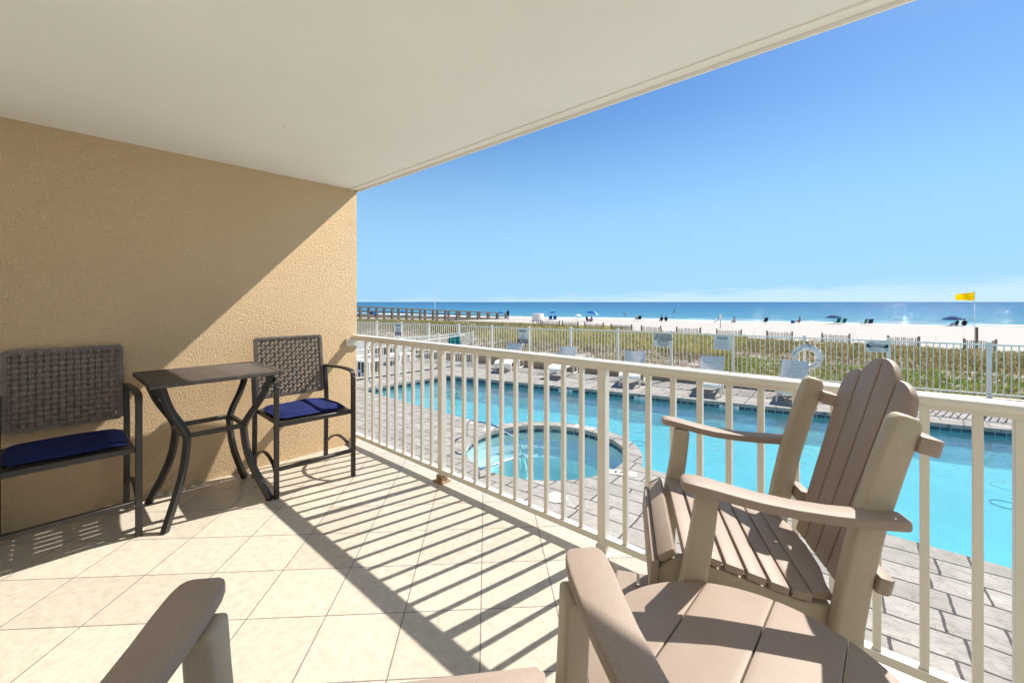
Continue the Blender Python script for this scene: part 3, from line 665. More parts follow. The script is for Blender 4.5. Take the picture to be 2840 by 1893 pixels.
# ------------------------------------------------------------------ curb and fences
FD = Vector((1, .166, 0)).normalized(); FN = Vector((-FD.y, FD.x, 0)); FR = math.atan(.166)
CT = -.74
cb = thing('curb_wall', 'low tan curb wall under the white fence along the back of the deck', 'wall', (0, 13.87, 0), FR)
b = MB(); b.box(-26.5, 14, -.09, .09, -1.3, CT - .03); b.build('wall_body', M_curb, cb, smooth=False)
b = MB(); b.box(-26.5, 14, -.115, .115, CT - .0295, CT); b.build('cap', M_curbtop, cb, bevel=.004, segs=1)
fx = [1.545 + 1.6735 * k / math.cos(0) for k in range(-15, 6)]
pf = thing('pool_fence', 'white picket pool fence on the low curb in front of the dunes', 'fence', (0, 13.87, CT), FR)
us = [x / FD.x for x in [1.545 + 1.668 * k for k in range(-15, 6)]]
for i, u in enumerate(us):
    h = 1.225 if u > -9 else 1.19
    b = MB(); b.box(u - .036, u + .036, -.036, .036, .001, h); b.box(u - .043, u + .043, -.043, .043, h + .0005, h + .018); b.box(u - .06, u + .06, -.06, .06, .0005, .012); b.build('post', M_fence, pf, bevel=.004, segs=1)
    if i + 1 < len(us):
        u2 = us[i + 1]; b = MB(); hh = 1.19 if u > -9 else 1.155
        b.box(u + .037, u2 - .037, -.016, .016, hh - .035, hh); b.box(u + .037, u2 - .037, -.016, .016, .06, .095)
        for k in range(14):
            x = u + (u2 - u) * (k + 1) / 15; b.box(x - .0085, x + .0085, -.0085, .0085, .096, hh - .0355)
        b.build('picket_panel', M_fence, pf, smooth=False)
# side fence running along the left end of the pool
sf = thing('side_fence', 'white picket fence running out from the balcony side along the left pool end', 'fence', (-12.2, 11.25, DZ), R(-90))
ys = [0, 1.66, 3.32, 4.98, 6.64]
for i, u in enumerate(ys):
    b = MB(); b.box(u - .036, u + .036, -.036, .036, .001, 1.25); b.box(u - .042, u + .042, -.042, .042, 1.2505, 1.268); b.build('post', M_fence, sf, bevel=.004, segs=1)
    if i + 1 < len(ys):
        u2 = ys[i + 1]; b = MB(); b.box(u + .037, u2 - .037, -.016, .016, 1.18, 1.215); b.box(u + .037, u2 - .037, -.016, .016, .06, .092); b.box(u + .037, u2 - .037, -.015, .015, .60, .625)
        for k in range(14):
            x = u + (u2 - u) * (k + 1) / 15; b.box(x - .008, x + .008, -.008, .008, .0925, 1.1795)
        b.build('picket_panel', M_fence, sf, smooth=False)
# teal towel over that fence
b = MB(); rows = []
for j in range(15):
    f = j / 14.0; row = []
    for i in range(13):
        g = i / 12.0; y = 10.34 + (g - .5) * .50 * (1 + .12 * math.sin(f * 9))
        s_ = (f - .5) * 2; d = abs(s_)
        x = -12.2 + (.024 if s_ > 0 else -.024) * min(1, d * 6) + .035 * math.sin(g * 15 + (2 if s_ > 0 else 0)) * d + (.05 * d if s_ > 0 else -.05 * d)
        z = DZ + 1.222 - .62 * max(0, d - .04) - (.06 * math.sin(g * 5) * d)
        row.append(b.bm.verts.new((x, y, z)))
    rows.append(row)
for j in range(14):
    for i in range(12): b.bm.faces.new((rows[j][i], rows[j][i + 1], rows[j + 1][i + 1], rows[j + 1][i]))
bmesh.ops.solidify(b.bm, geom=b.bm.faces[:], thickness=.008)
tag(b.build('towel', M_teal), 'teal towel draped over the white side fence', 'towel')
b = MB(); b.tube([(-12.10, 6.2, DZ + .92), (-12.05, 10.7, DZ + 1.16)], .016, 8); tag(b.build('skimmer_pole', M_white), 'long white pole resting slantwise against the side fence', 'pole')

# ------------------------------------------------------------------ signs and life ring on the fence
def sign(label, u, zc, wd, ht, name='sign'):
    t = thing(name, label, 'sign', tuple(Vector((0, 13.87, 0)) + FD * u - FN * .045 + Vector((0, 0, zc))), FR, 'signs on the pool fence')
    b = MB(); b.box(-wd / 2, wd / 2, -.004, 0, -ht / 2, ht / 2); b.build('board', M_sign, t, bevel=.001, segs=1); return t
TX = lambda x, z, y=-.0055: Matrix.Translation((x, y, z)) @ Matrix.Rotation(R(90), 4, 'X')
def patch(t, x0, x1, z0, z1, m, name='printed_panel'):
    b = MB(); b.box(x0, x1, -.0062, -.0045, z0, z1); return b.build(name, m, t, smooth=False)
def lines(t, m, x0, x1, z0, z1, n, seed, hgt=.35, name='small_print', y=-.0062):
    rr = random.Random(seed); b = MB(); dz = (z1 - z0) / n
    for k in range(n):
        z = z1 - (k + .5) * dz; x = x0; xe = x1 - rr.uniform(0, .25) * (x1 - x0)
        while x < xe:
            L = rr.uniform(.02, .06) * (x1 - x0) / .4; b.box(x, min(xe, x + L), y - .0006, y, z - dz * hgt / 2, z + dz * hgt / 2); x += L + .012 * (x1 - x0) / .4
    b.build(name, m, t, smooth=False)
def uofX(x): return x / FD.x
for nm, xc, zc, wd, ht, lab in (('sign', -16.98, .12, .40, .54, 'grey water safety sign with navy foot, farther left of two on the fence'), ('sign', -10.37, .108, .41, .54, 'grey water safety sign with navy foot, right of the teal towel')):
    t = sign(lab, uofX(xc), zc, wd, ht)
    text('WATCH', .085, 'lettering', M_navyink, t, TX(0, ht * .36), .0006, .004); lines(t, M_navyink, -.11, .11, ht * .25, ht * .30, 1, 4, .6)
    b = MB()   # swimmer and water lines
    for k in range(3): b.tube([Vector((-.13 + .02 * i, -.0052, -.03 + -.045 * k + .012 * math.sin(i * 1.3 + k))) for i in range(14)], .004, 4)
    b.tube([Vector((-.06, -.0052, -.02)), Vector((0, -.0052, .045)), Vector((.06, -.0052, .01))], .008, 5); b.ball((.02, -.0052, .075), .016, .002, .016)
    b.build('swimmer_picture', M_navyink, t, smooth=False)
    patch(t, -wd / 2 + .004, wd / 2 - .004, -ht / 2 + .004, -ht * .21, M_navyink); lines(t, M_sign, -.15, .17, -ht * .46, -ht * .24, 3, 7, .55, y=-.0066)
t = sign('white WARNING NO LIFEGUARD ON DUTY sign with black heading', uofX(-5.36), .19, .56, .42)
patch(t, -.255, .255, .085, .195, M_black); text('WARNING', .115, 'lettering', M_sign, t, TX(0, .138, -.0068), .0006, .003)
text('NO LIFEGUARD', .078, 'lettering', M_black, t, TX(0, .038), .0006, .0035); text('ON DUTY', .078, 'lettering', M_black, t, TX(0, -.032), .0006, .0035)
text('SWIM AT YOUR', .048, 'lettering', M_black, t, TX(0, -.105), .0006, .002); text('OWN RISK', .048, 'lettering', M_black, t, TX(0, -.16), .0006, .002)
t = sign('white POOL RULES sign full of small grey print', uofX(-3.73), .205, .45, .42)
M_grey = mat('grey_ink', (.16, .17, .18), .5)
text('POOL RULES', .050, 'lettering', M_grey, t, TX(0, .165), .0006, .002); patch(t, -.14, .14, .105, .135, M_grey); lines(t, M_grey, -.18, .19, -.17, .08, 9, 3, .28)
t = sign('white SMOKE-FREE BUILDING sign with purple band, near the life ring', uofX(-.34), .285, .43, .265)
patch(t, -.205, .205, -.025, .065, M_navyink); text('SMOKE-FREE', .056, 'lettering', M_sign, t, TX(0, .041, -.0068), .0006, .0012); text('BUILDING', .050, 'lettering', M_sign, t, TX(0, -.003, -.0068), .0006, .0012)
text('This is a', .034, 'lettering', M_black, t, TX(-.10, .092), .0006, .001); text('Thank You', .028, 'lettering', M_black, t, TX(-.10, -.052), .0006, .001); text('For Not Smoking', .030, 'lettering', M_black, t, TX(-.05, -.088), .0006, .001)
b = MB(); b.tube([Vector((.165 + .026 * math.cos(a), -.0055, -.07 + .026 * math.sin(a))) for a in [2 * math.pi * k / 18 for k in range(19)]], .003, 4); b.bar((.148, -.0055, -.053), (.182, -.0055, -.087), .004, .002); b.bar((.150, -.0055, -.07), (.18, -.0055, -.07), .006, .002); b.build('no_smoking_mark', M_black, t, smooth=False)
# life ring hangs on the fence post
u = uofX(-1.745); ring = thing('life_ring', 'white life ring with rope hanging on a fence post', 'life ring', tuple(Vector((0, 13.87, 0)) + FD * u - FN * .125 + Vector((0, 0, -.07))), FR)
b = MB(); RR, rr_ = .262, .095
pts = [Vector((RR * math.cos(a), 0, RR * math.sin(a))) for a in [2 * math.pi * k / 40 for k in range(41)]]
b.tube(pts, rr_ * .8, 12, cap=False); bmesh.ops.remove_doubles(b.bm, verts=b.bm.verts, dist=.001); b.build('ring', M_white, ring)
for a in (R(-12), R(78), R(168), R(258)):
    b = MB(); c = Vector((RR * math.cos(a), 0, RR * math.sin(a))); d = Vector((math.cos(a), 0, math.sin(a))); tg = Vector((-d.z, 0, d.x))
    b.tube([c + (d * math.cos(q) + Vector((0, 1, 0)) * math.sin(q)) * rr_ * .835 for q in [2 * math.pi * k / 16 for k in range(17)]], .012, 5, cap=False); b.build('band', M_pale, ring)
b = MB(); rp = []
for k in range(61):
    a = 2 * math.pi * k / 60; sag = .05 * abs(math.sin(2 * (a + R(12)))); rp.append(Vector(((RR + rr_ * .8 + sag) * math.cos(a), -.01, (RR + rr_ * .8 + sag) * math.sin(a) - sag * .4)))
b.tube(rp, .0065, 5, cap=False); b.tube(smooth_path([(.05, -.03, -.30), (.12, -.03, -.46), (.22, -.02, -.50), (.30, .0, -.36)], 5), .0065, 5); b.build('rope', M_white, ring)
text('RING BUOY', .045, 'lettering', M_grey, ring, Matrix.Translation((-.19, -.0745, .175)) @ Matrix.Rotation(R(38), 4, 'Y').inverted() @ Matrix.Rotation(R(90), 4, 'X'), .002, .001)
b = MB(); b.box(-.03, .03, -.06, .05, .36, .42); b.bar((0, -.06, .40), (.05, -.06, .33), .02, .02); b.build('hook', M_rust, ring)

# ------------------------------------------------------------------ white sun loungers
def lounger(label, loc, rz, recl=44):
    t = thing('sun_lounger', label, 'sun lounger', loc, rz, 'white loungers between the pool and the fence')
    W = .29
    # seat: long panel with curled foot, y = 0 at the foot
    b = MB(); pts = smooth_path([(0, 0.0, .30), (0, .10, .355), (0, .3, .372), (0, .85, .352)], 4); b.sweep(pts, .50, .016, (1, 0, 0)); b.build('seat', M_white, t)
    for s in (-1, 1):
        b = MB(); b.sweep(smooth_path([(s * (W - .018), -.01, .275), (s * (W - .018), .10, .345), (s * (W - .018), .3, .365), (s * (W - .018), .85, .345), (s * (W - .018), 1.3, .30), (s * (W - .018), 1.62, .20)], 4), .036, .06, (1, 0, 0)); b.build('side_rail', M_white, t, bevel=.004, segs=1)
        b = MB(); b.sweep([(s * (W - .018), .16, .335), (s * (W - .018), .10, 0)], .036, .05, (1, 0, 0)); b.build('leg', M_white, t, bevel=.004, segs=1)
        b = MB(); b.sweep([(s * (W - .018), 1.0, .32), (s * (W - .018), 1.02, 0)], .036, .06, (1, 0, 0)); b.build('leg', M_white, t, bevel=.004, segs=1)
        b = MB(); b.sweep(smooth_path([(s * (W - .03), 1.16, .62), (s * (W - .03), 1.32, .45), (s * (W - .03), 1.45, .22), (s * (W - .03), 1.52, .06)], 3), .03, .04, (1, 0, 0)); b.build('back_strut', M_white, t, bevel=.003, segs=1)
        b = MB(); b.box(s * (W - .02) - .018, s * (W - .02) + .018, .95, 1.62, .02, .06); b.build('runner', M_white, t, bevel=.004, segs=1)
    b = MB(); b.box(-W + .037, W - .037, -.015, .02, .235, .30); b.build('front_panel', M_white, t, bevel=.004, segs=1)
    a = R(recl); ca, sa = math.cos(a), math.sin(a); L = .76
    b = MB()
    for k in range(9):
        d0 = .03 + k * (L - .03) / 9; d1 = d0 + (L - .03) / 9 - .020
        P0, P1 = Vector((0, .86 + ca * d0, .355 + sa * d0)), Vector((0, .86 + ca * d1, .355 + sa * d1))
        b.sweep([P0, P1], 2 * W - .06, .014, (1, 0, 0))
    for s in (-1, 1): b.sweep([(s * (W - .016), .86, .355), (s * (W - .016), .86 + ca * L, .355 + sa * L)], .032, .032, (1, 0, 0))
    b.sweep([(0, .86 + ca * .2, .355 + sa * .2 - .017), (0, .86 + ca * (L - .05), .355 + sa * (L - .05) - .017)], .03, .012, (1, 0, 0))
    b.build('backrest', M_white, t, smooth=False)
    return t
hb = lambda cx, cy, rz, r=44: (cx + math.sin(rz) * (.86 + math.cos(R(r)) * .76), cy - math.cos(rz) * (.86 + math.cos(R(r)) * .76), DZ)
specs = [(-10.40, 11.75, 22, 'white slatted sun lounger under the swimmer sign right of the teal towel'),
         (-8.25, 12.05, 17, 'white slatted sun lounger left of the WARNING sign, second from the teal towel'),
         (-6.0, 12.42, 18, 'white slatted sun lounger just left of the WARNING sign'),
         (-3.84, 12.72, 13, 'white slatted sun lounger under the POOL RULES sign'),
         (-1.94, 13.15, 4, 'white slatted sun lounger in front of the life ring')]
l0 = None
for cx, cy, rz, lab in specs:
    p = hb(cx, cy, R(rz))
    if l0 is None: l0 = lounger(lab, p, R(rz))
    else: dup(l0, p, R(rz), lab)
dup(l0, (-14.9, 7.6, DZ), R(40), 'white slatted sun lounger at the far left behind the side fence')
dup(l0, (-14.3, 9.0, DZ), R(30), 'white slatted sun lounger beyond the side fence, right of the far left one')
# low cart behind the side fence
ct = thing('pool_cart', 'low white framed cart with dark green panels behind the left pool rail', 'cart', (-13.3, 7.25, DZ), R(20))
b = MB()
for x in (-.5, 0, .5):
    for y in (-.25, .25): b.box(x - .025, x + .025, y - .025, y + .025, .001, .42)
for y in (-.25, .25): b.box(-.525, .525, y - .024, y + .024, .421, .46)
b.box(-.524, .524, -.225, .225, .43, .455)
b.build('frame', M_white, ct, bevel=.004, segs=1)
for x in (-.25, .25):
    b = MB(); b.box(x - .2245, x + .2245, -.256, -.240, .04, .40); b.build('panel', M_dgreen, ct, smooth=False)
    b = MB(); b.box(x - .2245, x + .2245, .240, .256, .04, .40); b.build('panel', M_dgreen, ct, smooth=False)

# ------------------------------------------------------------------ dunes, beach and sea
F0 = Vector((0, 13.87, 0))
def lerp(tab, v):
    if v <= tab[0][0]: return tab[0][1]
    for (a, x), (c, y) in zip(tab, tab[1:]):
        if v <= c: f = (v - a) / (c - a); f = f * f * (3 - 2 * f) * .5 + f * .5; return x + (y - x) * f
    return tab[-1][1]
SEA = -1.70
VS = lambda u: 62.5 + .075 * u + 1.0 * math.sin(u * .11) + .5 * math.sin(u * .37)
from mathutils import noise as mnoise
def zg(u, v):
    vs = VS(u)
    tab = [(0.0, -.80), (1.2, -.79), (3, -.76), (6, -.74), (10, -.73), (14.6, -.80), (20, -1.02), (30, -1.36), (45, -1.58), (60, -1.68), (62.5, SEA), (66, -1.86), (90, -3.0)]
    z = lerp(tab, v if v < 45 else 45 + (v - 45) * 17.5 / (vs - 45))
    lift = min(.34, max(-.06, -.014 * u)) * max(0, min(1, (v - .4) / 5)) * max(0, min(1, (34 - v) / 16))
    amp = .07 if v < 16 else .035
    k = 1 if v > .5 else .3
    return z + lift + amp * k * mnoise.noise(Vector((u * .55, v * .55, 0))) * (1 if v < 50 else .3)
UV = lambda u, v: F0 + FD * u + FN * v
b = MB(); U = [-200, -170, -145, -125, -110] + [-100 + 2 * k for k in range(30)] + [-40 + k * .8 for k in range(100)] + [40 + 3 * k for k in range(14)] + [90, 110, 140, 180]
Vv = [.10, .4, .8] + [1.2 + .5 * k for k in range(32)] + [18 + 1.5 * k for k in range(36)] + [75, 82, 92]
g = [[b.bm.verts.new((*UV(u, v).xy, zg(u, v))) for v in Vv] for u in U]
for i in range(len(U) - 1):
    for j in range(len(Vv) - 1): b.bm.faces.new((g[i][j], g[i + 1][j], g[i + 1][j + 1], g[i][j + 1]))
def sand_material():
    m = bpy.data.materials.new('white_sand'); m.use_nodes = True; t = m.node_tree; bs = t.nodes['Principled BSDF']; bs.inputs['Roughness'].default_value = .95; bs.inputs['Specular IOR Level'].default_value = .1
    c = N(t, 'ShaderNodeTexCoord'); n1 = N(t, 'ShaderNodeTexNoise', inp={'Scale': .5, 'Detail': 8, 'Roughness': .65}); t.links.new(c.outputs['Object'], n1.inputs['Vector'])
    cr = N(t, 'ShaderNodeMix', data_type='RGBA', inp={6: (.43, .39, .35, 1), 7: (.535, .495, .45, 1)}); t.links.new(n1.outputs[0], cr.inputs[0]); dt = N(t, 'ShaderNodeVectorMath', operation='DOT_PRODUCT', inp={1: tuple(FN)}); t.links.new(c.outputs['Object'], dt.inputs[0])
    vm = N(t, 'ShaderNodeMapRange', inp={1: FN.dot(F0) + 8.0, 2: FN.dot(F0) + 15.0, 3: .62, 4: 0.0}); t.links.new(dt.outputs['Value'], vm.inputs[0])
    n4 = N(t, 'ShaderNodeTexNoise', inp={'Scale': 1.7, 'Detail': 9, 'Roughness': .75}); t.links.new(c.outputs['Object'], n4.inputs['Vector'])
    lm = N(t, 'ShaderNodeMath', operation='ADD', inp={1: -.62}); t.links.new(vm.outputs[0], lm.inputs[0])
    l2 = N(t, 'ShaderNodeMath', operation='ADD'); t.links.new(lm.outputs[0], l2.inputs[0]); t.links.new(n4.outputs[0], l2.inputs[1])
    l3 = N(t, 'ShaderNodeMapRange', inp={1: .44, 2: .50, 3: 0.0, 4: .92}); t.links.new(l2.outputs[0], l3.inputs[0])
    lx = N(t, 'ShaderNodeMix', data_type='RGBA', inp={7: (.17, .12, .075, 1)}); t.links.new(l3.outputs[0], lx.inputs[0]); t.links.new(cr.outputs[2], lx.inputs[6]); t.links.new(lx.outputs[2], bs.inputs['Base Color'])
    n2 = N(t, 'ShaderNodeTexNoise', inp={'Scale': 3.2, 'Detail': 5}); t.links.new(c.outputs['Object'], n2.inputs['Vector'])
    bp = N(t, 'ShaderNodeBump', inp={'Strength': .5, 'Distance': .06}); t.links.new(n2.outputs[0], bp.inputs['Height']); t.links.new(bp.outputs[0], bs.inputs['Normal']); return m
structure(b.build('sand_beach', sand_material()))

def sea_material():
    m = bpy.data.materials.new('sea_water'); m.use_nodes = True; t = m.node_tree; t.nodes.clear(); o = N(t, 'ShaderNodeOutputMaterial')
    c = N(t, 'ShaderNodeTexCoord'); sp = N(t, 'ShaderNodeSeparateXYZ'); t.links.new(c.outputs['Object'], sp.inputs[0])
    # depth of water by distance offshore
    lg = N(t, 'ShaderNodeMath', operation='LOGARITHM', inp={1: 10.0}); mxn = N(t, 'ShaderNodeMath', operation='MAXIMUM', inp={1: 1.0}); t.links.new(sp.outputs[1], mxn.inputs[0]); t.links.new(mxn.outputs[0], lg.inputs[0])
    nb = N(t, 'ShaderNodeTexNoise', inp={'Scale': .012, 'Detail': 4}); mpn = N(t, 'ShaderNodeMapping', inp={'Scale': (.25, 1, 1)}); t.links.new(c.outputs['Object'], mpn.inputs[0]); t.links.new(mpn.outputs[0], nb.inputs['Vector'])
    ad = N(t, 'ShaderNodeMath', operation='MULTIPLY_ADD', inp={1: .8, 2: -.4}); t.links.new(nb.outputs[0], ad.inputs[0]); ad2 = N(t, 'ShaderNodeMath', operation='ADD'); t.links.new(ad.outputs[0], ad2.inputs[0]); t.links.new(lg.outputs[0], ad2.inputs[1])
    cr = N(t, 'ShaderNodeValToRGB'); e = cr.color_ramp.elements
    e[0].position = 0.0; e[0].color = (.12, .27, .31, 1); e[1].position = 1.0; e[1].color = (.012, .085, .22, 1)
    for ps, cl in ((.28, (.055, .215, .30, 1)), (.45, (.028, .165, .29, 1)), (.62, (.016, .115, .25, 1))): x = cr.color_ramp.elements.new(ps); x.color = cl
    dv = N(t, 'ShaderNodeMath', operation='DIVIDE', inp={1: 4.0}); t.links.new(ad2.outputs[0], dv.inputs[0]); t.links.new(dv.outputs[0], cr.inputs[0])
    # waves
    mw = N(t, 'ShaderNodeMapping', inp={'Scale': (.45, 1, 1), 'Rotation': (0, 0, .12)}); t.links.new(c.outputs['Object'], mw.inputs[0])
    # wind ripples grow into longer swells offshore
    yo = N(t, 'ShaderNodeMath', operation='ADD', inp={1: 32.0}); t.links.new(mxn.outputs[0], yo.inputs[0]); yl = N(t, 'ShaderNodeMath', operation='LOGARITHM', inp={1: 2.718}); t.links.new(yo.outputs[0], yl.inputs[0])
    ys_ = N(t, 'ShaderNodeMath', operation='MULTIPLY', inp={1: 40.0}); t.links.new(yl.outputs[0], ys_.inputs[0]); xs_ = N(t, 'ShaderNodeMath', operation='MULTIPLY', inp={1: 2.2}); t.links.new(sp.outputs[0], xs_.inputs[0])
    cv = N(t, 'ShaderNodeCombineXYZ'); t.links.new(xs_.outputs[0], cv.inputs[0]); t.links.new(ys_.outputs[0], cv.inputs[1])
    w1 = N(t, 'ShaderNodeTexNoise', inp={'Scale': 1.0, 'Detail': 2, 'Roughness': .5}); t.links.new(cv.outputs[0], w1.inputs['Vector'])
    nv = N(t, 'ShaderNodeVectorMath', operation='SUBTRACT', inp={1: (.5, .5, .5)}); t.links.new(w1.outputs['Color'], nv.inputs[0])
    nm_ = N(t, 'ShaderNodeVectorMath', operation='MULTIPLY_ADD', inp={1: (3.0, 3.0, 0.0), 2: (0, 0, 1)}); t.links.new(nv.outputs[0], nm_.inputs[0])
    bp = N(t, 'ShaderNodeVectorMath', operation='NORMALIZE'); t.links.new(nm_.outputs[0], bp.inputs[0])
    # surf: foam lines in the first metres
    mf = N(t, 'ShaderNodeMapping', inp={'Scale': (.05, .42, 1)}); t.links.new(c.outputs['Object'], mf.inputs[0])
    f1 = N(t, 'ShaderNodeTexNoise', inp={'Scale': 1.0, 'Detail': 6, 'Roughness': .6}); t.links.new(mf.outputs[0], f1.inputs['Vector'])
    fd = N(t, 'ShaderNodeMapRange', inp={1: 0.0, 2: 26.0, 3: .20, 4: -.12}); t.links.new(sp.outputs[1], fd.inputs[0])
    fa = N(t, 'ShaderNodeMath', operation='ADD'); t.links.new(f1.outputs[0], fa.inputs[0]); t.links.new(fd.outputs[0], fa.inputs[1])
    fr = N(t, 'ShaderNodeMapRange', inp={1: .60, 2: .68, 3: 0, 4: 1}); t.links.new(fa.outputs[0], fr.inputs[0])
    df = N(t, 'ShaderNodeBsdfDiffuse'); t.links.new(cr.outputs[0], df.inputs[0])
    gl = N(t, 'ShaderNodeBsdfGlossy', inp={0: (1, 1, 1, 1), 1: .04}); t.links.new(bp.outputs[0], gl.inputs['Normal'])
    lw = N(t, 'ShaderNodeFresnel', inp={0: 1.30}); t.links.new(bp.outputs[0], lw.inputs['Normal'])
    cl = N(t, 'ShaderNodeMath', operation='MINIMUM', inp={1: .26}); t.links.new(lw.outputs[0], cl.inputs[0])
    ms = N(t, 'ShaderNodeMixShader'); t.links.new(cl.outputs[0], ms.inputs[0]); t.links.new(df.outputs[0], ms.inputs[1]); t.links.new(gl.outputs[0], ms.inputs[2])
    wh = N(t, 'ShaderNodeBsdfDiffuse', inp={0: (.78, .80, .80, 1)}); m2 = N(t, 'ShaderNodeMixShader'); t.links.new(fr.outputs[0], m2.inputs[0]); t.links.new(ms.outputs[0], m2.inputs[1]); t.links.new(wh.outputs[0], m2.inputs[2]); t.links.new(m2.outputs[0], o.inputs[0]); return m
shore0 = UV(0, 60.5); srot = FR + math.atan(.075)
b = MB(); b.verts([(-40000, -14, 0), (40000, -14, 0), (40000, 42000, 0), (-40000, 42000, 0)], [(0, 1, 2, 3)])
se = structure(b.build('sea', sea_material(), smooth=False)); se.location = (shore0.x, shore0.y, SEA); se.rotation_euler = (0, 0, srot)

# dune grass: one mass of blades
def grass():
    rg = random.Random(3); V = []; F = []; C = []
    def blade(p, h, lean, az, wd, col):
        d = Vector((math.cos(az), math.sin(az), 0)); s = Vector((-d.y, d.x, 0)) * wd
        m = p + d * lean * .45 * h + Vector((0, 0, h * .62)); t = p + d * lean * h + Vector((0, 0, h))
        k = len(V); V.extend((p - s, p + s, m + s * .7, m - s * .7, t)); F.append((k, k + 1, k + 2, k + 3)); F.append((k + 3, k + 2, k + 4)); C.extend([col] * 5)
    n = 0
    while n < 115000:
        u = rg.uniform(-42, 9); v = rg.uniform(.25, 14.5) if u > -14 else rg.uniform(.25, 26)
        if u < -16 and rg.random() < .35: continue
        P = UV(u, v); q = mnoise.noise(Vector((u * .45, v * .45, 3))) * .5 + mnoise.noise(Vector((u * 1.3, v * 1.3, 9))) * .35
        if u > -4:       # right: low green mat near the fence, sand streak, tawny grass behind
            dens = 1.0 if v < 4.2 else (.55 if v < 7.2 else 1.0)
        else:
            dens = (.50 if v < 2.8 else (.62 if v < 5 else 1.0)) + .10 + .30 * mnoise.noise(Vector((u * .16, v * .3, 21)))
        if v > 13: dens *= .55
        if q + dens - .55 < rg.random() * .9 - .25: continue
        x = min(.999, max(0, rg.random() * .75 + .25 * (mnoise.noise(Vector((u * .8, v * .8, 40))) + .5)))
        if u > -4 and v < 4.5:
            h = rg.uniform(.06, .17); col = (.13, .19, .025) if x < .5 else ((.25, .25, .045) if x < .78 else (.26, .19, .09))
        elif u > -4:
            h = rg.uniform(.08, .26); col = (.22, .17, .07) if x < .5 else ((.17, .18, .04) if x < .72 else (.40, .32, .17))
        elif v < 4:
            h = rg.uniform(.05, .24); col = (.20, .15, .08) if x < .48 else ((.13, .155, .03) if x < .66 else (.46, .39, .27))
        elif u < -17:
            h = rg.uniform(.10, .32); col = (.18, .145, .07) if x < .5 else ((.14, .16, .035) if x < .75 else (.38, .31, .18))
        else:
            h = rg.uniform(.14, .42); col = (.27, .25, .05) if x < .42 else ((.17, .175, .035) if x < .55 else (.42, .34, .14))
        if v > 9.5: h *= .78
        f = rg.uniform(.95, 1.6); wl = rg.uniform(.008, .020) * (1.0 if v < 6 else 1.4)
        blade(Vector((P.x, P.y, zg(u, v) - .02)), h, rg.uniform(.15, 1.5), rg.uniform(0, 6.28), wl, (*[c * f for c in col], 1)); n += 1
    for k in range(420):      # tall sea oat stems
        u = rg.uniform(-24, 6); v = rg.uniform(10.5, 17); P = UV(u, v); blade(Vector((P.x, P.y, zg(u, v))), rg.choice((.3, .4, .5, .6, 1.0)) * rg.uniform(.8, 1.1), rg.uniform(.05, .45), rg.uniform(0, 6.28), .0045, (.28, .22, .13, 1))
    me = bpy.data.meshes.new('dune_grass'); me.from_pydata(V, [], F); ca = me.color_attributes.new('tone', 'FLOAT_COLOR', 'POINT')
    ca.data.foreach_set('color', [x for c in C for x in c])
    m = bpy.data.materials.new('dune_grass_blade'); m.use_nodes = True; t = m.node_tree; bs = t.nodes['Principled BSDF']; bs.inputs['Roughness'].default_value = .7; bs.inputs['Specular IOR Level'].default_value = .2
    at = N(t, 'ShaderNodeVertexColor', layer_name='tone'); t.links.new(at.outputs[0], bs.inputs['Base Color'])
    tl = N(t, 'ShaderNodeBsdfTranslucent'); t.links.new(at.outputs[0], tl.inputs[0]); mxs = N(t, 'ShaderNodeMixShader', inp={0: .35}); t.links.new(bs.outputs[0], mxs.inputs[1]); t.links.new(tl.outputs[0], mxs.inputs[2]); t.links.new(mxs.outputs[0], t.nodes['Material Output'].inputs[0])
    me.materials.append(m); o = bpy.data.objects.new('dune_grass', me); COL.objects.link(o); o['kind'] = 'stuff'; tag(o, 'yellow green dune grass between the pool fence and the beach', 'grass'); return o
grass()

# sand fences: each panel two posts and a row of thin slats
def vray(px, v):     # point above the line v metres behind the pool fence, in photo column px
    dx = (px - 1420) / 1180.0; r = Vector((dx * CY - SY, dx * SY + CY, 0)); t = (v - FN.dot(Vector((0, 0, 0)) - F0)) / FN.dot(r); return r * t, t
panels = [(1500, 1552, 890), (1560, 1603, 892), (1622, 1674, 896), (1695, 1752, 900), (1779, 1835, 905), (1877, 1943, 909), (1988, 2056, 915), (2127, 2197, 920), (2280, 2356, 927), (2463, 2549, 934), (2674, 2762, 943)]
words = ['farthest left of the row', 'second from the left, half in grass', 'third from the left, behind tall grass', 'fourth from the left', 'with the leaning right post', 'right of the WARNING sign', 'behind the POOL RULES sign', 'with grass growing through it', 'behind the life ring', 'right of the SMOKE-FREE sign', 'beside the yellow flag post']
for k, (xa, xb, yt) in enumerate(panels):
    A, ta = vray(xa, 14.6); B, tb_ = vray(xb, 14.6); zt = CAM_H + (837 - yt) / 1180.0 * (ta + tb_) / 2; u0 = (A - F0).dot(FD); u1 = (B - F0).dot(FD)
    zb = zg((u0 + u1) / 2, 14.6) - .25
    t = thing('sand_fence', 'weathered slatted sand fence panel ' + words[k], 'sand fence', (A.x, A.y, zb), FR, 'sand fence panels along the dune'); L = u1 - u0; H = zt - zb
    for x, lean in ((0, 0), (L, .22 if k == 4 else 0)):
        b = MB(); b.sweep([(x + lean * .3, 0, 0), (x - lean * .35, 0, H + .06)], .075, .075, (0, 1, 0)); b.build('post', M_fpost, t, smooth=False)
    b = MB(); ns = 15; rr2 = random.Random(k)
    for i in range(ns):
        x = L * (i + .8) / (ns + .6); b.sweep([(x, .02, 0), (x + rr2.uniform(-.02, .02), .02, H - rr2.uniform(0, .05))], .01, .036 if L < 1.4 else .05, (0, 1, 0))
    b.bar((0, .03, H * .8), (L, .03, H * .8), .008, .008); b.build('slats', M_slatwood, t, smooth=False)

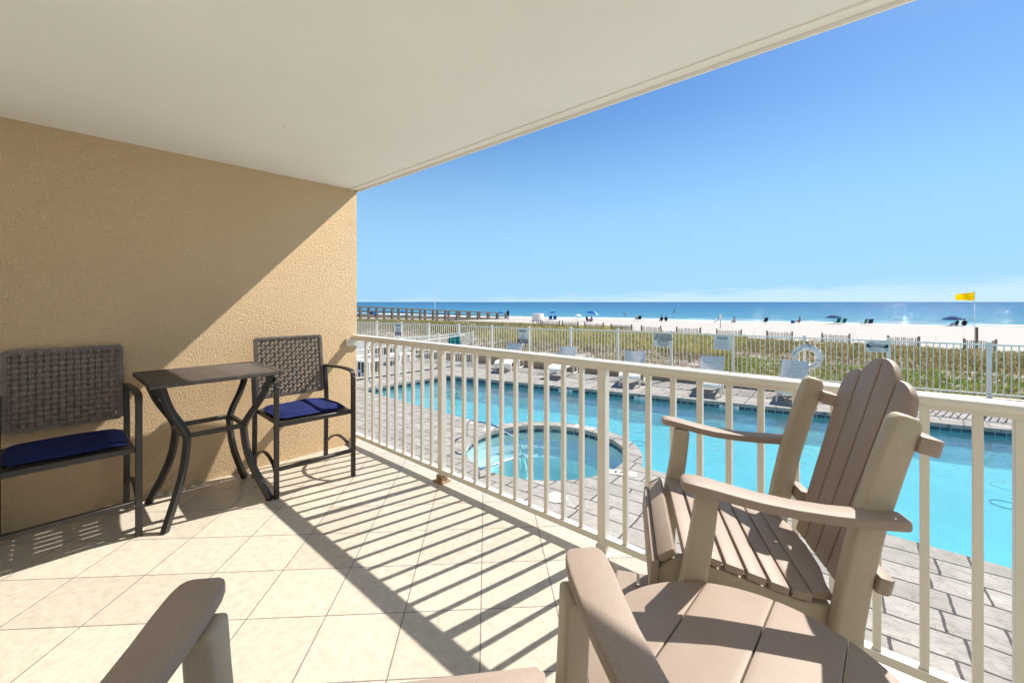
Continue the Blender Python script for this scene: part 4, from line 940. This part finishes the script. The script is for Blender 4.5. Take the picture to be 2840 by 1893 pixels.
# ------------------------------------------------------------------ boardwalk down to the beach
bw = thing('boardwalk', 'grey weathered wooden boardwalk with railings crossing the dunes at left', 'boardwalk', (0, 0, 0))
D0, D1 = 55.0, 77.0
rt = lambda f: spot(994 + (1386 - 994) * f, 0, 1)
def bpoint(f, dz, off):
    # straight run from the dune down to the beach; off = metres towards the sea side
    P0 = spot(960, 849, 54.0); P1 = spot(1386, 868, 77.0); P = P0.lerp(P1, f); d = (P1 - P0); d.z = 0; d.normalize(); n_ = Vector((-d.y, d.x, 0)); n_ = n_ if n_.y > 0 else -n_
    return P + n_ * off + Vector((0, 0, dz))
for side, off in ((0, 0), (1, 1.9)):
    b = MB(); b.bar(bpoint(0, 0, off), bpoint(1, 0, off), .30, .15); b.build('handrail', M_wood, bw, smooth=False)
    b = MB(); b.bar(bpoint(0, -.55, off), bpoint(1, -.55, off), .06, .16); b.build('mid_rail', M_wood, bw, smooth=False)
    b = MB(); b.bar(bpoint(0, -1.12, off), bpoint(1, -1.12, off), .12, .46); b.build('stringer', M_wood, bw, smooth=False)
    for k in range(13):
        f = (k + .35) / 12.6
        if f > 1: f = 1
        p = bpoint(f, 0, off); b = MB(); b.box(p.x - .13, p.x + .13, p.y - .13, p.y + .13, -1.9, p.z - .08); b.build('post', M_wood, bw, smooth=False)
b = MB(); b.prism([bpoint(0, -.96, .06), bpoint(1, -.96, .06), bpoint(1, -.96, 1.84), bpoint(0, -.96, 1.84)], (0, 0, .05)); b.build('walkway', M_wood, bw, smooth=False)

# ------------------------------------------------------------------ beach things
def ground(px, d):
    P = spot(px, 837, d); q = Vector((P.x, P.y, 0)) - F0; z = zg(q.dot(FD), q.dot(FN)); return Vector((P.x, P.y, max(z, SEA - .05)))
VIEW = YAW
def umbrella(label, px, d, top_y, wd, cloth, tilt=0.0, group='beach umbrellas', second=None):
    g = ground(px, d); z1 = CAM_H + (837 - top_y) / 1180.0 * d; H = z1 - g.z
    t = thing('beach_umbrella', label, 'umbrella', g, VIEW, group); r = wd / 1180.0 * d / 2; n = 8; rise = r * .42
    M = Matrix.Translation((0, 0, H - rise)) @ Matrix.Rotation(tilt, 4, 'Y')
    b = MB(); rings = []
    for j, (f, h) in enumerate(((1, 0), (.75, .42), (.4, .80), (.08, .99))):
        rings.append([b.bm.verts.new(M @ Vector((r * f * math.cos(2 * math.pi * (k + .5) / n), r * f * math.sin(2 * math.pi * (k + .5) / n), rise * h))) for k in range(n)])
    for a, c in zip(rings, rings[1:]):
        for k in range(n):
            f_ = b.bm.faces.new((a[k], a[(k + 1) % n], c[(k + 1) % n], c[k]))
            if second and k in (0, 1, 7, 6): f_.material_index = 1
    b.bm.faces.new(rings[-1]); b.build('canopy', [cloth, second] if second else cloth, t, smooth=False)
    b = MB(); b.tube([(0, 0, -.3), M @ Vector((0, 0, rise + .08))], .022, 6); b.build('pole', M_white, t); return t
umbrella('blue beach umbrella just past the end of the boardwalk', 1388, 74, 864, 18, M_blue)
umbrella('bright blue beach umbrella over two chairs right of the white box', 1533.5, 70, 863, 21, M_blue)
umbrella('large tilted blue and white beach umbrella over a group sitting in the sand', 1643, 66, 862, 38, M_blue, R(14), second=M_lblue)
umbrella('small white umbrella left of the big blue and white one', 1603, 70, 871, 20, M_white)
umbrella('dark blue beach umbrella beside two low chairs in the centre right', 2312, 60, 873, 41, M_dblue)
umbrella('dark blue beach umbrella left of the yellow flag', 2643, 55, 876, 50, M_dblue)
umbrella('blue umbrella seen through the boardwalk railing', 1116, 92, 862, 20, M_blue)
b = MB(); g_ = ground(1036, 92)
rows = []
for i in range(9):
    a = math.pi * i / 8; rows.append([b.bm.verts.new((g_.x + .9 * math.cos(a), g_.y + y, g_.z + .95 * math.sin(a) + .02)) for y in (-.6, .6)])
for a, c in zip(rows, rows[1:]): b.bm.faces.new((a[0], a[1], c[1], c[0]))
b.bm.faces.new([r_[1] for r_ in rows]); b.build('beach_tent', M_blue, smooth=True); tag(bpy.data.objects['beach_tent'], 'blue pop up beach tent seen through the boardwalk posts', 'tent')

def beach_chair(label, px, d, cloth, rz=0.0):
    g = ground(px, d); t = thing('beach_chair', label, 'chair', g, VIEW + rz, 'low beach chairs on the sand')
    b = MB(); b.sweep([(0, .28, .28), (0, -.25, .20)], .52, .02, (1, 0, 0)); b.build('seat', cloth, t)
    b = MB(); b.sweep([(0, -.25, .20), (0, -.50, .80)], .52, .02, (1, 0, 0)); b.build('backrest', cloth, t)
    b = MB()
    for s in (-1, 1):
        b.tube([(s * .27, -.42, 0), (s * .27, .25, .45), (s * .27, -.36, .47)], .016, 6); b.tube([(s * .27, .28, 0), (s * .27, -.25, .22)], .016, 6)
    b.build('frame', M_white, t); return t
beach_chair('blue beach chair under the bright blue umbrella, left one', 1526.5, 68, M_blue); beach_chair('blue beach chair under the bright blue umbrella, right one', 1538.5, 68, M_blue)
beach_chair('dark green beach chair right of the centre right umbrella pole', 2320, 59, M_green); beach_chair('dark green beach chair, outer one right of the centre right umbrella', 2337, 59, M_green)
beach_chair('green beach chair at the water, left of the black one', 2393, 57, M_green, R(20)); beach_chair('black beach chair at the water, between the two dark umbrellas', 2411, 57, M_dark, R(-15))
beach_chair('dark beach lounge chair left of the white sign post', 1984, 64, M_dark, R(70)); beach_chair('grey beach chair of an empty pair, left one', 1763.5, 70, M_pale); beach_chair('black beach chair of an empty pair, right one', 1772.5, 70, M_dark)
beach_chair('dark low chair left of the blue bin on the sand', 2120.5, 62, M_dark)

def person(label, px, d, pose, shirt, legs, rz=0.0):
    g = ground(px, d)
    if pose == 'stand':
        J = [(0, 0, .92), (0, .0, 1.15), (0, 0, 1.40), (0, 0, 1.50), (0, .01, 1.62), (0, .01, 1.72), (.10, 0, .88), (.11, .02, .48), (.11, 0, .08), (.11, .14, .04), (-.10, 0, .88), (-.11, .02, .48), (-.11, 0, .08), (-.11, .14, .04), (.19, 0, 1.38), (.30, .10, 1.22), (.14, .24, 1.45), (-.19, 0, 1.38), (-.30, .10, 1.22), (-.14, .24, 1.45)]
        E = [(0, 1), (1, 2), (2, 3), (3, 4), (4, 5), (0, 6), (6, 7), (7, 8), (8, 9), (0, 10), (10, 11), (11, 12), (12, 13), (2, 14), (14, 15), (15, 16), (2, 17), (17, 18), (18, 19)]
        hip = .95
    else:
        J = [(0, 0, .16), (0, -.05, .38), (0, -.08, .60), (0, -.07, .68), (0, -.03, .80), (0, -.03, .90), (.11, .05, .15), (.13, .40, .36), (.13, .72, .06), (.13, .85, .06), (-.11, .05, .15), (-.13, .40, .36), (-.13, .72, .06), (-.13, .85, .06), (.19, -.07, .58), (.25, .02, .36), (.18, .26, .34), (-.19, -.07, .58), (-.25, .02, .36), (-.18, .26, .34)]
        E = [(0, 1), (1, 2), (2, 3), (3, 4), (4, 5), (0, 6), (6, 7), (7, 8), (8, 9), (0, 10), (10, 11), (11, 12), (12, 13), (2, 14), (14, 15), (15, 16), (2, 17), (17, 18), (18, 19)]
        hip = .22
    RAD = [.15, .15, .15, .06, .095, .075, .09, .065, .045, .04, .09, .065, .045, .04, .065, .045, .035, .065, .045, .035]
    me = bpy.data.meshes.new('person'); me.from_pydata(J, E, []); o = bpy.data.objects.new('person', me); COL.objects.link(o)
    md = o.modifiers.new('s', 'SKIN'); o.modifiers.new('d', 'SUBSURF').levels = 1
    for v, r_ in zip(me.skin_vertices[0].data, RAD): v.radius = (r_, r_ * .9)
    me.skin_vertices[0].data[0].use_root = True
    dg = bpy.context.evaluated_depsgraph_get(); nm = bpy.data.meshes.new_from_object(o.evaluated_get(dg)); o.modifiers.clear(); o.data = nm
    nm.materials.clear()
    for mm in (M_skin, shirt, legs): nm.materials.append(mm)
    top = J[2][2] + .05
    for p in nm.polygons:
        z = p.center.z; x = abs(p.center.x); y = p.center.y
        if pose == 'stand': p.material_index = 1 if (hip - .02 < z < top + .03 and x < .27) else (2 if .5 < z <= hip - .02 and x < .24 else 0)
        else: p.material_index = 1 if (hip < z < top + .03 and x < .24 and y < .12) else (2 if z <= hip and y < .45 else 0)
    nm.shade_smooth(); o.location = g; o.rotation_euler = (0, 0, VIEW + rz); tag(o, label, 'person', 'people on the beach')
    b = MB(); b.ball((0, J[5][1] - .02, J[5][2] - .02), .088, .095, .085, 10, 6); b.build('hair', M_hair, o); return o
person('person in dark clothes standing with both arms raised near the boardwalk end', 1409, 68, 'stand', M_dark, M_dark)
person('person in a pale shirt sitting near the water right of the white sign post', 2037, 62, 'sit', M_pale, M_dark)
person('person in dark clothes sitting at the waterline, left of a pair', 1835, 66, 'sit', M_dark, M_dark); person('person in dark clothes sitting at the waterline, right of a pair', 1847, 66, 'sit', M_dark, M_dark, R(-20))
person('person in a mauve top sitting right of the blue bin', 2217, 61, 'sit', M_pink, M_dark, R(25))
person('person sitting under the left edge of the big tilted umbrella', 1628, 64, 'sit', M_dark, M_dark, R(-60)); person('person sitting under the right edge of the big tilted umbrella', 1640, 62, 'sit', M_pink, M_dark, R(30))
person('person in dark clothes lounging left under the dark umbrella by the flag', 2654, 54, 'sit', M_dark, M_dark, R(80)); person('person in dark clothes lounging right under the dark umbrella by the flag', 2675, 54, 'sit', M_dark, M_dark, R(-40))
b = MB(); g_ = ground(2198, 61); b.tube([(g_.x, g_.y, g_.z), (g_.x, g_.y, g_.z + .42)], [.19, .23], 14); o = b.build('beach_bin', M_bin); tag(o, 'bright blue bin on the sand left of the person in mauve', 'bin')
b = MB(); b.tube([(g_.x, g_.y, g_.z + .421), (g_.x, g_.y, g_.z + .46)], .245, 14); b.build('rim', M_bin, o)
# white service box on legs
bx_ = thing('storage_box', 'white square box on dark legs at the top of the beach', 'box', ground(1492, 50) + Vector((0, 0, 0)), VIEW + R(-38))
zb0 = CAM_H - (889 - 837) / 1180 * 50 - ground(1492, 50).z; zb1 = CAM_H - (870 - 837) / 1180 * 50 - ground(1492, 50).z
b = MB(); b.box(-.50, .50, -.50, .50, zb0, zb1); b.build('body', M_white, bx_, bevel=.02)
b = MB(); b.box(-.52, .52, -.52, .52, zb1 + .001, zb1 + .04); b.build('lid', M_white, bx_, bevel=.01)
for sx in (-1, 1):
    for sy in (-1, 1): b = MB(); b.box(sx * .42 - .04, sx * .42 + .04, sy * .42 - .04, sy * .42 + .04, -.1, zb0 - .001); b.build('leg', M_wood, bx_, smooth=False)
b = MB(); b.box(-.75, .75, -.55, -.50, zb0 - .06, zb0 - .01); b.build('shelf_board', M_wood, bx_, smooth=False)
# sign post, flag poles
g_ = ground(1998, 46); sg = thing('sign_post', 'thin weathered post with a small white board on the sand', 'sign post', g_, VIEW)
zt = CAM_H - (871 - 837) / 1180 * 46 - g_.z; b = MB(); b.box(-.035, .035, -.03, .03, -.2, zt); b.build('post', M_pale, sg, smooth=False); b = MB(); b.box(-.12, .12, -.05, -.031, zt - .55, zt); b.build('board', M_white, sg, smooth=False)
A, ta = vray(2703, 15.6); gz = zg((A - F0).dot(FD), 15.6); fp = thing('flag_pole', 'tall thin pole flying a yellow beach warning flag', 'flag', (A.x, A.y, gz), VIEW)
zt = CAM_H + (837 - 806) / 1180 * ta - gz; b = MB(); b.tube([(0, 0, -.2), (0, 0, zt)], .013, 8); b.build('pole', M_steel, fp)
b = MB(); rows = []; FW, FH = 44 / 1180 * ta, 24 / 1180 * ta
for i in range(13):
    f = i / 12; row = []
    for j in range(7):
        h = j / 6; row.append(b.bm.verts.new((-.013 - FW * f * (1 - .05 * h), .07 * math.sin(f * 7 + h) * f + .10 * f, zt - .05 - FH * (h * (1 - .28 * f)) - FH * (.34 * f ** 1.2) * (1 - .1 * h) - .02 * math.sin(f * 6))))
    rows.append(row)
for a, c in zip(rows, rows[1:]):
    for j in range(6): b.bm.faces.new((a[j], a[j + 1], c[j + 1], c[j]))
bmesh.ops.solidify(b.bm, geom=b.bm.faces[:], thickness=.004); b.build('flag_cloth', M_yellow, fp)
A2, ta2 = vray(2709, 15.2); gz2 = zg((A2 - F0).dot(FD), 15.2); zt2 = CAM_H + (837 - 907) / 1180 * ta2
b = MB(); b.tube([(A2.x, A2.y, gz2 - .2), (A2.x, A2.y, zt2)], .052, 12); tag(b.build('wooden_post', M_wood), 'round wooden post standing beside the yellow flag pole', 'post')
g_ = ground(1206, 80); zt = CAM_H + (837 - 791) / 1180 * 80
b = MB(); b.tube([(g_.x, g_.y, g_.z - .2), (g_.x, g_.y, zt)], .045, 8); tag(b.build('bare_pole', M_white), 'bare white pole rising behind the boardwalk', 'pole')
# gulls
for px, py, d, rz, lab in ((1732.5, 871, 50, .6, 'grey gull diving low over the water, left of the two'), (1869, 865, 52, -1.0, 'grey gull banking over the sea, the higher right one')):
    P = spot(px, py, d); t = thing('gull', lab, 'bird', P, VIEW + rz, 'gulls over the sea'); t.rotation_euler = (0, R(48) if rz > 0 else R(-60), VIEW + rz)
    b = MB(); b.ball((0, 0, 0), .05, .15, .05, 10, 8); b.ball((0, .17, .02), .032, .045, .032, 8, 6); b.prism([(-.03, -.13, 0), (.03, -.13, 0), (.05, -.25, 0), (-.05, -.25, 0)], (0, 0, .008)); b.build('body', M_bird, t)
    for s in (-1, 1):
        b = MB(); b.prism([(s * .03, .08, .02), (s * .22, .11, .08), (s * .48, -.02, .03), (s * .22, .01, .075), (s * .03, -.06, .015)], (0, 0, .01)); b.build('wing', M_bird, t)
